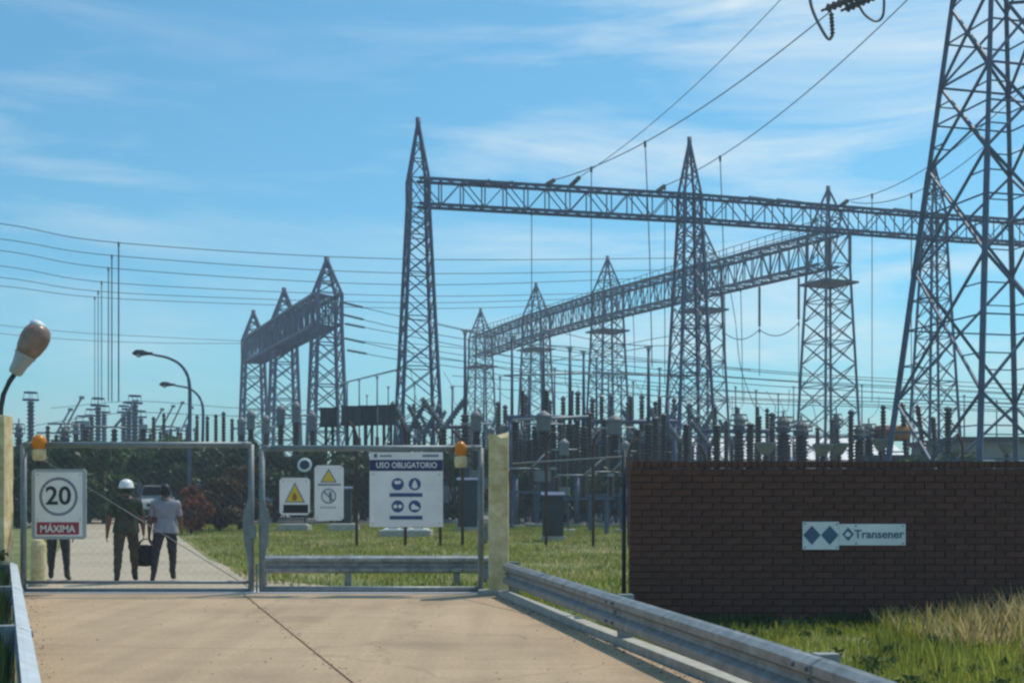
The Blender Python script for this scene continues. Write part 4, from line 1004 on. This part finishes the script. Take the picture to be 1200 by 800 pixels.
# vertical droppers
DG = 'vertical dropper wires'
def at_px(path, px):
    for a, b_ in zip(path, path[1:]):
        xa, xb = CX+F*a.x/a.y, CX+F*b_.x/b_.y
        if min(xa,xb) <= px <= max(xa,xb): return a.lerp(b_, (px-xa)/(xb-xa) if xb != xa else 0)
    return path[-1]
def dropper(p, y1, label, dx=0, r=.026):
    q = V((p.x+dx, p.y, Z_(y1, p.y))); b = MB(); b.tube(smooth_path([p, p.lerp(q,.5)+V((dx*.15,0,0)), q], 4), r, 4); b.bar(p-V((0,0,.25)), p+V((0,0,.06)), .07, 6)
    o = b.build('dropper_wire', M['wire']); tag(o, label, 'cable', DG)
dropper(at_px(w1, 693), 400, 'vertical dropper from the left conductor through the tall beam')
dropper(at_px(w1, 756), 430, 'vertical dropper from where the two left conductors cross', .35)
dropper(at_px(w3, 844), 430, 'vertical dropper just right of the second tall tower', .3)
dropper(at_px(w3, 777), 450, 'vertical dropper just left of the second tall tower')
dropper(on_beam(gA, 623, 19.2), 372, 'vertical dropper below the left third of the tall beam')
dropper(at_px(w4, 1022), 470, 'vertical dropper left of the pylon')
dropper(at_px(w5, 1068), 470, 'vertical dropper close to the left leg of the pylon')
# strings below the railed gantry, with loops between
SG = 'hanging insulators under the railed gantry beam'; pr = []
for i, px in enumerate((847, 890, 936)):
    p = on_beam(gB, px, 17.6); q = V((p.x, p.y, Z_((388,386,378)[i], p.y))); pr.append(q)
    string(p, q, f'{ORD[i]} hanging insulator from the left under the railed gantry beam', SG, .12, 14)
    dropper(q, (440,440,468)[i], f'dropper wire below the {ORD[i]} hanging insulator of the railed gantry', r=.03)
for i in range(2): cable(sag(pr[i], pr[i+1], .7, 10), .035, f'{ORD[i]} jumper loop from the left under the railed gantry', 'jumper loops under the railed gantry', sm=False)
cable([on_beam(gB, 856, 17.6), P(862,378,92), P(868,430,92), P(884,476,92)], .03, 'slack curved wire hanging left of the jumper loops', DG)
# left strain bus lines ending on the railed gantry
BG = 'long lines crossing the sky at the left'
ends = [(852,304),(800,319),(764,330),(700,346),(680,353),(655,360)]
ys = [(238,262,284.5,303.5),(258,280,300,320),(272,293.5,315,333.5),(292,311.5,332,346.5),(306,325,343,354.5),(318,335,350,361)]
yl = [81,86,90,97,102,106]; dp = [139,131,127,119,115,111]
for i in range(6):
    e_ = on_beam(gB, ends[i][0], 20.3); Yr = e_.y
    def Yat(px): return yl[i]+(Yr-yl[i])*(px/ends[i][0])
    path = [P(-220, ys[i][0], Yat(-220)), P(0, ys[i][1], Yat(0)), P(139, ys[i][2], Yat(139)), P(470, ys[i][3], Yat(470)), e_]
    path = smooth_path(path, 8)
    cable(path, .030, f'{ORD[i]} line from the top of those crossing the sky at the left', BG, sm=False)
    p = at_px(path, dp[i]); dropper(p, 470, f'{ORD[i]} vertical dropper from the right of the group at left', r=.05-.004*i)
for i, (y0, y1, y2) in enumerate(((372,387,400),(384,396,405))):
    e_ = V((gC[2][0], gC[2][1]+(-1 if i else 1), 20.4-.5*i)); cable([P(-150,y0-8,135), P(60,y1,140), P(180,(y1+y2)/2+1,144), e_], .032, ('upper' if not i else 'lower')+' line ending on the farthest tower of the left gantry', BG)
# lines from the left gantry to the right across the yard
CG = 'strain bus lines right of the left gantry'
st = [((400,354),(466,370),(548,388),(640,408),(840,431),(1040,447),(1230,458)), ((400,368),(466,384),(548,398),(640,416),(840,440),(1040,452),(1230,463)), ((403,379),(466,391),(548,407),(640,424),(840,447),(1040,460),(1230,470)),
      ((353,391),(466,405),(548,417),(640,432),(840,456),(1040,467),(1230,475)), ((403,396),(466,410),(548,424),(640,440),(840,464),(1040,471),(1230,479)), ((406,410),(466,421),(548,432),(640,448),(840,470),(1040,477),(1230,484))]
for i, s in enumerate(st):
    yc = (112,112,113,125,113,114)[i]; n = len(s)
    pts = [P(a, b_, yc+(92-yc)*max(0, a-400)/830) for a, b_ in s]
    cable(pts, .034, f'{ORD[i]} strain line from the top running right from the left gantry', CG)
    q = pts[0].lerp(pts[1], .42); string(pts[0], q, f'{ORD[i]} tension insulator from the top on the left gantry', 'tension insulators on the left gantry', .13, 12)

# ------------------------------------------------------------------ switchyard apparatus: one of each kind, then copies
PROTO = {}
def proto(kind, H):
    t = thing(kind, None, None); PROTO[kind] = (t, H); return t
def ped(t, h, r=.16, m='steel', legs=True):
    b = MB()
    if legs:
        for sx in (-1,1):
            for sy in (-1,1): b.bar((sx*r,sy*r,0),(sx*r*.8,sy*r*.8,h), .045)
        for i in range(3):
            z0, z1 = h*i/3, h*(i+1)/3
            for s in (-1,1): b.bar((-r,s*r,z0),(r,s*r,z1),.022,cap=False); b.bar((s*r,r,z0),(s*r,-r,z1),.022,cap=False)
        b.box((0,0,h+.03),(r*2.6,r*2.6,.06))
    else: b.bar((0,0,0),(0,0,h),r*.8,8); b.box((0,0,h+.03),(r*2.4,r*2.4,.06))
    b.build('pedestal', M[m], t, local=True)
    MB().box((0,0,.06),(r*5,r*5,.2)).build('footing', M['concrete'], t, local=True)
def ins(t, z0, z1, r, n, m='porcelain', x=0, y=0): b = MB(); sheds(b, (x,y,z0), (x,y,z1), r, n); return b.build('insulator', M[m], t, local=True)
# bus support: tall stack with slender tube
t = proto('bus_support', 9.2); ped(t, 2.6, .2); ins(t, 2.66, 5.2, .24, 14); b = MB(); b.bar((0,0,5.2),(0,0,9.0),.085,8,.055); b.build('riser_tube', M['steel'], t, local=True); b = MB(); b.box((0,0,9.06),(.16,.14,.2)); b.bar((-.17,0,9.14),(.17,0,9.14),.035,6); b.build('clamp', M['bus'], t, local=True)
# post insulator
t = proto('post_insulator', 6.0); ped(t, 2.9, .15, legs=False); ins(t, 2.95, 5.75, .2, 16); b = MB(); b.lathe([(.12,5.75),(.17,5.8),(.17,5.9),(.06,6.0)], n=10); b.build('cap', M['steel_dark'], t, local=True)
# current transformer with a pale head
t = proto('current_transformer', 6.0); ped(t, 2.3, .26); MB().box((0,0,2.62),(.66,.66,.56)).build('base_box', M['tank'], t, local=True); ins(t, 2.9, 4.9, .27, 13); b = MB(); b.lathe([(.22,4.88),(.30,4.92),(.31,5.02),(.29,5.06),(.29,5.58),(.32,5.62),(.32,5.74),(.24,5.86),(.10,5.95),(.05,6.0)], n=14); hd = b.build('head_tank', M['tank'], t, local=True); b = MB(); b.bar((-.8,0,5.3),(.8,0,5.3),.05,8); b.build('terminal', M['bus'], hd, local=True)
# grading ring column
t = proto('ring_column', 6.5); ped(t, 2.4, .2); ins(t, 2.46, 6.0, .24, 18, 'porcelain_grey'); b = MB(); b.torus((0,0,6.05), .44, .05, 18, 6); b.torus((0,0,6.42), .36, .045, 16, 6); b.build('grading_ring', M['steel'], t, local=True); b = MB(); 
for k in range(4): a = k*math.pi/2+.4; b.bar((0,0,6.0),(.44*math.cos(a),.44*math.sin(a),6.05),.025); b.bar((.44*math.cos(a),.44*math.sin(a),6.05),(.36*math.cos(a),.36*math.sin(a),6.42),.02)
b.build('ring_bracket', M['bus'], t, local=True)
# breaker pole with two interrupter heads in a V
t = proto('breaker_pole', 6.2); ped(t, 2.2, .24); MB().box((0,-.36,1.4),(.5,.4,.85)).build('control_box', M['tank'], t, local=True); ins(t, 2.26, 4.6, .2, 13); b = MB(); b.lathe([(.16,4.58),(.26,4.65),(.26,4.85),(.14,4.95)], n=10); b.build('gear_case', M['tank'], t, local=True)
for s in (-1,1):
    b = MB(); sheds(b, (s*.12,0,4.8),(s*1.15,0,6.05), .2, 9); q = b.build('interrupter', M['porcelain_grey'], t, local=True); b = MB(); b.bar((s*1.15,0,6.05),(s*1.22,0,6.14),.17,8); b.build('end_cap', M['bus'], q, local=True)
# open disconnector with a raised blade arm
t = proto('disconnector', 5.4); b = MB()
for s in (-1,1): b.bar((s*1.1,0,0),(s*1.1,0,2.5),.11)
b.bar((-1.5,0,2.55),(1.5,0,2.55),.12); b.build('support_frame', M['steel'], t, local=True)
for x in (-1.3,0,1.3): ins(t, 2.66, 4.1, .17, 8, 'porcelain', x)
b = MB(); b.bar((0,0,4.15),(.95,0,5.35),.06,6); b.box((.95,0,5.33),(.3,.16,.14)); b.build('blade_arm', M['bus'], t, local=True); b = MB(); b.bar((-1.3,0,4.18),(0,0,4.18),.05,6); b.bar((0,0,4.18),(.5,0,4.14),.04,6); b.bar((.5,0,4.14),(1.3,0,4.2),.02,4); b.box((1.3,0,4.2),(.34,.2,.2)); b.build('contact', M['bus'], t, local=True)
# thick dark column with a bushy grey terminal head
t = proto('voltage_transformer', 5.6); ped(t, 1.6, .26); ins(t, 1.66, 4.5, .34, 16); b = MB(); b.lathe([(.2,4.5),(.32,4.56),(.32,4.72),(.2,4.8)], n=12); b.build('cap', M['steel'], t, local=True); b = MB(); b.torus((0,0,4.78), .46, .035, 16, 5); b.bar((-.46,0,4.78),(.46,0,4.78),.025); b.bar((0,-.46,4.78),(0,.46,4.78),.025); b.torus((0,0,5.02), .5, .03, 16, 5); b.torus((0,0,5.28), .40, .03, 14, 5); b.lathe([(.12,4.8),(.26,4.86),(.28,5.1),(.12,5.3)], n=10)
for k in range(4): a = k*1.57; b.bar((.46*math.cos(a),.46*math.sin(a),4.78),(.40*math.cos(a),.40*math.sin(a),5.28),.025)
b.bar((0,0,5.0),(0,0,5.6),.05,6); b.build('corona_cage', M['tank'], t, local=True)
# small funnel arrester
t = proto('surge_arrester', 4.2); ped(t, 2.6, .12, legs=False); ins(t, 2.66, 3.6, .16, 7); b = MB(); b.lathe([(.1,3.6),(.2,3.7),(.42,4.1),(.42,4.2),(.3,4.2)], n=12); b.build('hood', M['tank'], t, local=True)
# dark capacitor rack
t = proto('capacitor_rack', 6.6); b = MB()
for s in (-1,1): b.bar((s*.22,0,0),(s*.22,0,5.5),.1)
for i in range(5): b.bar((-.22,0,i*1.1),(.22,0,(i+1)*1.1),.05)
b.box((0,0,5.55),(1.2,.9,.1)); b.build('rack_column', M['steel_dark'], t, local=True)
for i in range(3):
    for j in range(2): MB().box((-.38+i*.38, -.2+j*.4, 6.06),(.34,.36,.92)).build('capacitor_can', M['steel_dark'], t, local=True)
b = MB(); b.bar((-.62,-.46,6.58),(.62,-.46,6.58),.04); b.bar((-.62,.46,6.58),(.62,.46,6.58),.04); b.bar((-.6,-.48,6.575),(-.6,.48,6.575),.03); b.bar((.6,-.48,6.575),(.6,.48,6.575),.03); b.build('top_frame', M['steel_dark'], t, local=True)

TREES = {k: tree_of(t) for k, (t, H) in PROTO.items()}
used = set()
def put(kind, px, ytop, Y, label, cat, group, sx=1.0, rz=None, to=None):
    t, H = PROTO[kind]
    o = t if kind not in used else copy_tree(t, TREES[kind]); used.add(kind)
    zt_ = Z_(ytop, Y); s = zt_/H
    o.location = (X_(px, Y), Y, 0); o.rotation_euler = (0, 0, rnd.uniform(-.3,.3) if rz is None else rz); o.scale = (sx, sx, s)
    tag(o, label, cat, group); return o
def row(kind, cat, group, desc, items, sx=1.0, rz=None):
    items = sorted(items)
    for i, it in enumerate(items):
        px, yt, Y = it[:3]
        put(kind, px, yt, Y, f'{desc}, {ORD[i]} from the left', cat, group, it[3] if len(it) > 3 else sx, rz)
row('ring_column', 'insulator column', 'ring topped columns at the left', 'grey column with ring top over the left gate leaf', [(36,458,78,1.1),(97,486,80),(107,478,88),(115,465,76),(122,474,92),(145,474,88),(151,470,84),(158,462,74),(165,480,94)])
row('voltage_transformer', 'voltage transformer', 'low dark transformers at the left', 'low dark caged column near the left edge', [(22,490,74),(76,494,70),(89,488,90)], .8)
row('disconnector', 'disconnector', 'open disconnectors at the left', 'disconnector with raised blade arm behind the left gate leaf', [(66,478,80),(79,464,78),(134,468,72,1.3),(176,478,96),(188,474,92),(200,470,98),(212,476,100)])
row('post_insulator', 'post insulator', 'post insulators left of the left gantry', 'slim post insulator before the left gantry', [(180,488,84),(192,484,90),(231,486,86),(243,487,82),(253,485,80),(262,482,78),(272,490,84)], .8)
row('current_transformer', 'current transformer', 'ball headed transformers under the left gantry', 'dark ball headed transformer at the foot of the left gantry', [(283,488,78),(294,480,74),(312,486,82),(329,474,72),(347,470,70),(366,482,78)], .9)
row('capacitor_rack', 'capacitor rack', 'dark capacitor racks', 'black box rack above the gate between left gantry and tall tower', [(386,478,70,.9),(411,476,68,.9),(432,475.5,70,.9),(454,475,68,.9)], 1, 0)
row('breaker_pole', 'circuit breaker', 'breakers around the tall tower foot', 'grey breaker pole by the foot of the tallest gantry tower', [(479,470,68,.8),(497,474,72,.8),(520,465,66,1.0),(506,480,84,.8),(573,478,92,.7)])
row('bus_support', 'bus support', 'far slender bus supports left of the tall tower', 'thin far bus support above the black racks', [(407,447,96),(421,443,92),(442,440,88),(430,462,110),(455,452,94),(466,434,86),(474,458,104),(486,446,98)], .8)
row('bus_support', 'bus support', 'tall bus supports in the middle of the yard', 'tall slender bus support between the gate post and the second tower', [(530,452,80),(545,386,64,1.15),(567,430,92,.9),(586,440,96,.9),(600,392,66,1.1),(611,432,84),(620,438,62,.9),(637,385,64,1.1),(650,430,90,.9),(668,405,62,1.35),(684,410,60,1.1),(699,418,76),(713,436,92),(728,440,88,.9),(742,446,96,.9),(760,405,62,1.3),(773,430,84),(783,462,60)], 1)
row('current_transformer', 'current transformer', 'pale headed transformers right of the gate', 'dark transformer with pale head right of the gate', [(558,481,60,.95),(637,481,58,1.25),(661,514,50,.7),(699,500,74,.9),(720,486,58,1.25),(733,516,50,.6),(590,496,66,.8)], 1)
row('post_insulator', 'post insulator', 'dark post insulators right of the gate post', 'dark post insulator behind the gap beside the gate post', [(604,492,56),(614,500,72),(627,498,60),(648,494,62),(656,486,74),(676,490,58),(690,482,62),(708,490,64),(746,502,56),(752,494,70),(768,488,58),(778,484,64)], 1.05)
row('breaker_pole', 'circuit breaker', 'breakers behind the brick wall\'s left end', 'grey breaker pole over the left end of the brick wall', [(747,478,74,.8),(776,474,80,.8),(797,486,66,.9),(822,474,76,.8),(831,492,62,.8),(858,490,78,.7)])
row('post_insulator', 'post insulator', 'dark columns over the brick wall', 'dark reddish column standing above the brick wall', [(804,496,58),(840,497,56,1.1),(851,492,70,.9),(879,495,58,1.25),(889,486,66,1.1),(905,483,70,1.2),(899,478,84,.9),(997,480,62,.9),(958,500,74,.9),(1035,474,60,.8),(975,490,78,.9),(1111,476,58,1.1)], 1)
row('voltage_transformer', 'voltage transformer', 'caged transformers over the brick wall', 'thick dark column with wire cage top over the brick wall', [(866,478,60,.95),(918,481,60,1.2),(939,486,62,1.2),(1007,492,62,.95),(1018,490,66,.95),(980,478,82,.9)], 1)
row('surge_arrester', 'surge arrester', 'small funnel topped arresters over the wall', 'small funnel topped arrester peeping over the brick wall', [(897,518,46),(964,520,50),(983,519,52),(1032,514,56),(1180,518,56)], 1)
row('bus_support', 'bus support', 'far bus supports at the right', 'slender far bus support right of the second tower', [(818,440,100,.9),(862,452,108,.9),(886,456,96,.9),(912,460,104,.9),(930,452,112,.8),(968,455,100,.8),(1010,450,110,.8),(1070,458,100,.8),(1130,462,96,.8),(1168,468,104,.8)], .9)
row('disconnector', 'disconnector', 'disconnectors deep in the yard', 'far disconnector deep in the middle of the yard', [(536,498,96),(562,492,110),(596,490,104),(642,488,98),(676,492,112),(716,490,104),(764,494,98),(812,496,92),(870,498,100),(925,496,108)], 1)
# tubular busbars on the far supports
def busbar(a, b_, label):
    b = MB(); b.bar(P(*a), P(*b_), .07, 6); o = b.build('busbar', M['bus']); tag(o, label, 'busbar', 'tubular busbars in the yard')
busbar((400,449,99),(470,432,84),'thin tubular busbar above the black racks left of the tall tower'); busbar((590,440,84),(690,437,84),'tubular busbar behind the gate post gap, upper'); busbar((600,492,58),(690,488,58),'tubular busbar behind the gate post gap, lower'); busbar((695,437,88),(810,441,88),'tubular busbar over the left end of the brick wall')
# steel portals standing on the posts of the yard
def portal(x0, x1, yt, Y, label):
    t = thing('steel_portal', label, 'portal', (X_((x0+x1)/2,Y), Y, 0), group='low steel portals'); z = Z_(yt, Y)
    for x in (x0, x1): MB().bar((X_(x,Y),Y,0),(X_(x,Y),Y,z-.1),.14,8).build('column', M['steel'], t)
    MB().bar((X_(x0-4,Y),Y,z),(X_(x1+4,Y),Y,z),.13,6).build('crossbeam', M['steel'], t)
    for k in range(3):
        x = x0+(x1-x0)*(k+.5)/3; b = MB(); sheds(b, (X_(x,Y),Y,z+.1),(X_(x,Y),Y,z+1.5), .15, 8); b.build('insulator', M['porcelain'], t)
portal(598,684,489,64,'low steel portal just right of the yellowish gate post'); portal(688,790,494,68,'low steel portal behind the left end of the brick wall')
portal(826,900,505,72,'low steel portal before the white roofed shed'); portal(470,560,500,76,'low steel portal behind the right end of the gate')

# transformer with rust coloured conservator behind the wall
Y = 66; xc = X_(1048, Y); t = thing('power_transformer', 'transformer with rusty orange oil tank over the wall left of the pylon', 'transformer', (xc, Y, 0))
MB().box((xc, Y, 2.1), (3.6, 2.2, 3.2)).build('tank', M['steel_dark'], t)
for k in range(7): MB().box((xc-1.5+k*.5, Y-1.25, 2.0), (.12, .5, 2.4)).build('radiator_fin', M['steel_dark'], t)
z = Z_(507.5, Y)
b = MB(); b.bar((X_(1042,Y), Y, z), (X_(1064,Y), Y, z), .44, 14); b.build('conservator', M['rust'], t)
b = MB(); b.bar((X_(1026,Y), Y-.02, z-.05), (X_(1041.6,Y), Y-.02, z-.02), .47, 14); b.build('conservator', M['rustred'], t, label='dark red drum end of the conservator')
for x, dx, yt in ((1056,-6,472),(1077,-9,474),(1090,-4,488)):
    b = MB(); sheds(b, (X_(x+6,Y),Y,3.6), (X_(x+dx+6,Y),Y-.2,Z_(yt,Y)), .19, 14); b.build('bushing', M['porcelain'], t)
b = MB(); 
for x in (1031, 1040, 1062): b.bar((X_(x,Y),Y,3.6),(X_(x,Y),Y,z-.3),.07)
b.bar((X_(1031,Y),Y,3.9),(X_(1062,Y),Y,3.9),.05)
b.build('conservator_support', M['steel'], t)
MB().box((xc, Y, .25), (4.4, 3, .5)).build('foundation', M['concrete'], t)

# sheds beyond the yard
t = thing('white_shed', 'long low building with bright white sheet roof beyond the brick wall', 'building', (X_(940,116), 116, 0))
x0, x1 = X_(812,112), X_(1066,112)
MB().box(((x0+x1)/2, 119, 2.3), (x1-x0-.6, 13, 4.6)).build('wall', M['white'], t)
n = 26
for k in range(n):                                        # roof sheets, one lap beside the next
    a, c = x0+(x1-x0)*k/n, x0+(x1-x0)*(k+1)/n; z_ = .02*(k % 2)
    MB().prism([(a+.02,111.6,4.7+z_),(c-.02,111.6,4.7+z_),(c-.02,119,7.1+z_),(a+.02,119,7.1+z_)], (0,0,.06)).build('roof_sheet', M['roofwhite'], t)
MB().prism([(x0,126.4,4.7),(x1,126.4,4.7),(x1,119.03,7.1),(x0,119.03,7.1)], (0,0,.06)).build('rear_roof', M['roofwhite'], t)
MB().bar((x0,119,7.22),(x1,119,7.22),.14,6).build('ridge_cap', M['tank'], t)
for k in range(6): MB().box((x0+3+k*3.3, 112.47, 2.4), (1.3,.08,1.2)).build('window', M['glass'], t)
t = thing('flat_roof_building', 'low grey green building with flat roof behind the pylon legs', 'building', (X_(1172,72), 74, 0))
x0, x1 = X_(1124,72), X_(1300,72)
MB().box(((x0+x1)/2, 76, 2.35), (x1-x0, 8, 4.7)).build('wall', M['wallgrey'], t)
MB().box(((x0+x1)/2, 75.9, 4.85), (x1-x0+.8, 8.8, .3)).build('roof_slab', M['steel_dark'], t)
for k in range(4):
    wn = MB().box((x0+1.5+k*2.3, 71.97, 3.1), (1.2,.1,1.1)).build('window_frame', M['white'], t); MB().box((x0+1.5+k*2.3, 71.91, 3.1), (1.0,.06,.9)).build('pane', M['glass'], wn)
# concrete fence posts with bent tops between gate and yard
t = thing('perimeter_fence', 'wire fence on concrete posts with bent tops inside the gate', 'fence', (X_(520,36), 36, 0))
Yf = 36
for px, yt, ln in ((418,494,-9),(475,490,-7),(516,500,-7),(542,504,-12),(640,505,8),(695,505,8),(737,513,10),(826,520,-6),(1128,508,-6)):
    x, z = X_(px,Yf), Z_(yt,Yf); b = MB(); b.tube([(x,Yf,0),(x,Yf,z-.45),(x+(ln*.25)/F*Yf,Yf,z-.22),(x+ln/F*Yf,Yf,z)], .045, 6); b.build('fence_post', M['mortar'], t)
for zz in (.6, 1.2, 1.8, 2.4):
    b = MB(); b.bar((X_(418,Yf),Yf+.06,zz),(X_(900,Yf),Yf+.06,zz),.006,4); b.build('fence_wire', M['wire'], t)
# chain link panel between gate post and wall
t = thing('mesh_fence', 'chain link fence panel between the yellowish gate post and brick wall', 'fence', (.7, 17, 0))
p, q = V((.02, 18.7, 0)), V((WX0-.04, WY+.3, 0)); d = q-p; Ld = d.length
b = chain_mesh(0, Ld, .08, 2.05, 0, .08, .0008); u = d.normalized(); vv = V((-u.y,u.x,0))
b.v = [tuple(p+u*x+vv*y+V((0,0,z))) for x, y, z in b.v]; b.build('chain_link_mesh', M['mesh'], t, kind='stuff')
MB().bar(p+V((0,0,2.07)), q+V((0,0,2.07)), .012, 6).build('top_wire', M['gate'], t)
for f in (.985,):
    c = p.lerp(q, f); MB().bar(c, c+V((0,0,2.15)), .028, 8).build('fence_post', M['steel_dark'], t)

# dark kiosks at the foot of the apparatus, seen between gate post and wall
def kiosk(px, py, wpx, hpx, label):
    p = G(px, py); Y = p.y; w_, h = wpx/F*Y, hpx/F*Y; t = thing('control_kiosk', label, 'control kiosk', p, group='control kiosks in the yard')
    MB().box((p.x,Y,.09),(w_*1.15,w_*.9,.18)).build('plinth', M['concrete'], t)
    MB().box((p.x,Y,.18+h*.45),(w_,w_*.7,h*.9-.02)).build('cabinet', M['steel_dark'], t)
    for s in (-1,1): MB().box((p.x+s*w_*.245,Y-w_*.36,.2+h*.45),(w_*.46,.03,h*.78)).build('door', M['steel_dark'], t)
    MB().prism([(p.x-w_*.58,Y-w_*.45,.17+h*.9),(p.x+w_*.58,Y-w_*.45,.17+h*.9),(p.x+w_*.58,Y+w_*.42,.27+h*.9),(p.x-w_*.58,Y+w_*.42,.27+h*.9)],(0,0,.05)).build('roof', M['steel'], t)
kiosk(648, 634, 24, 52, 'large dark control kiosk behind the mesh fence, nearest to the gate post')
kiosk(403, 617, 18, 44, 'dark control kiosk seen beside the prohibition sign through the gate')
kiosk(548, 622, 22, 60, 'dark control kiosk seen at the right end of the gate')

# a second, darker rank of apparatus that fills the middle of the yard
row('current_transformer', 'current transformer', 'dark rank deep behind the gate', 'transformer in the deep rank behind the right gate leaf', [(476,500,86),(491,498,88),(536,500,84),(550,498,86),(576,500,88)], .8)
row('voltage_transformer', 'voltage transformer', 'dark rank deep right of the gate post', 'thick dark column in the deep rank between gate post and wall', [(608,498,70,1.0),(631,500,74,1.0),(645,496,72,1.1),(670,498,68,1.0),(691,496,72,1.0),(707,500,70,1.0),(740,498,76,1.0),(757,500,66,1.2),(787,494,72,1.1)], 1)
row('post_insulator', 'post insulator', 'slim rank under the railed gantry', 'slim dark post insulator deep under the railed gantry', [(584,470,90),(592,474,94),(616,462,88),(644,468,92),(660,464,96),(677,458,90),(694,466,94),(716,462,98),(736,470,94),(752,462,90),(768,470,96),(790,466,92),(808,472,88)], 1.2)

# slack jumper leads that tie the strain lines to the apparatus
jl = [(480,428,500,474),(520,436,545,480),(560,430,558,478),(572,436,600,468),(605,440,637,480),(628,436,618,476),(640,446,668,462),(662,432,684,470),(676,450,699,498),(690,440,720,484),(702,452,713,478),(722,440,742,480),(744,446,773,470),(758,440,747,480),(770,452,797,486),(786,448,776,476),(800,456,822,476),(815,446,840,496),(834,462,851,490),(846,452,866,478),(858,464,879,494),(872,452,866,480),(884,466,905,484),(898,458,918,482),(913,468,939,486),(925,456,918,480),(950,464,958,498),(972,470,975,490),(990,462,1007,492),(1012,470,997,480),(1030,464,1018,490),(1062,470,1035,476),(1090,468,1111,478)]
for i, (x0, y0, x1, y1) in enumerate(sorted(jl)):
    Y0, Y1 = 92-8*(i % 3), 64+5*(i % 4); p, q = P(x0,y0,Y0), P(x1,y1,Y1); d = rnd.uniform(.3,.9)
    cable([p, p.lerp(q,.3)+V((rnd.uniform(-.3,.3),0,-d)), p.lerp(q,.7)+V((rnd.uniform(-.3,.3),0,-d*.8)), q], .022, f'slack jumper lead, {ORD[i%20] if i < 20 else ("twenty-"+ORD[i-20])} from the left of those down to the yard apparatus', 'slack jumper leads in the yard', 'jumper_lead', n=5)

row('disconnector', 'disconnector', 'near disconnectors in the gap by the wall', 'near disconnector on thin legs behind the mesh fence', [(622,528,54,.8),(684,536,46,.8),(716,532,50,.8)], .8)
for i, (px, Y, s_) in enumerate([(608,60,1.3),(634,66,1.5),(664,62,1.4),(694,60,1.3),(722,64,1.45),(742,58,1.3)]):
    tree('leafy_bush', 's', px, Y, s_, f'dark bush among apparatus, {ORD[i]} from the left between gate post and wall', 'bush', 'dark bushes between gate post and wall')
# more lines fanning over the middle of the yard
fan = [((545,386,70),(600,391,70),(637,386,68),(700,399,72),(760,405,70),(830,402,76)), ((466,401,104),(548,409,98),(620,420,94),(780,425,88),(980,440,84),(1230,452,80)), ((466,416,100),(548,424,95),(620,433,92),(800,439,86),(1000,452,82),(1230,464,78)), ((545,388,70),(600,402,76),(668,406,66),(720,412,74),(763,406,66)), ((530,440,86),(620,447,84),(760,452,80),(900,461,78),(1230,474,74)), ((530,452,90),(640,459,88),(780,464,84),(920,470,80),(1230,482,76)), ((500,376,96),(600,398,92),(700,413,90),(800,425,88),(880,433,86)), ((640,425,90),(760,398,84),(810,392,80)), ((60,478,110),(160,470,104),(280,478,100),(420,482,96)), ((30,500,96),(140,484,92),(240,486,90),(380,492,88))]
for i, p in enumerate(fan):
    cable([P(*q) for q in p], .024, f'fine line fanning over the yard, {ORD[i]} of the set across the middle', 'fine lines fanning over the yard')
for i, px in enumerate((640, 668, 722, 742, 800, 868)):
    dropper(on_beam(gB, px, 17.6), (452,456,462,440,470,470)[i], f'thin dropper under the railed beam, {ORD[i]} from its far left end', .15, .03)

# ------------------------------------------------------------------ the air
b = MB(); b.box((0, 290, 17.5), (1320, 780, 39)); hz_ = b.mesh('haze', M['glass']); hz_.materials.clear()
hm = bpy.data.materials.new('pale air'); hm.use_nodes = True; t = hm.node_tree; t.nodes.clear()
pv = t.nodes.new('ShaderNodeVolumePrincipled'); pv.inputs['Color'].default_value = (.80,.90,1,1); pv.inputs['Density'].default_value = .0012; pv.inputs['Anisotropy'].default_value = .2
ou = t.nodes.new('ShaderNodeOutputMaterial'); t.links.new(pv.outputs[0], ou.inputs['Volume']); hz_.materials.append(hm)
o = bpy.data.objects.new('haze', hz_); C.objects.link(o); o['kind'] = 'stuff'; tag(o, 'thin pale haze in the air over the whole yard', 'haze')
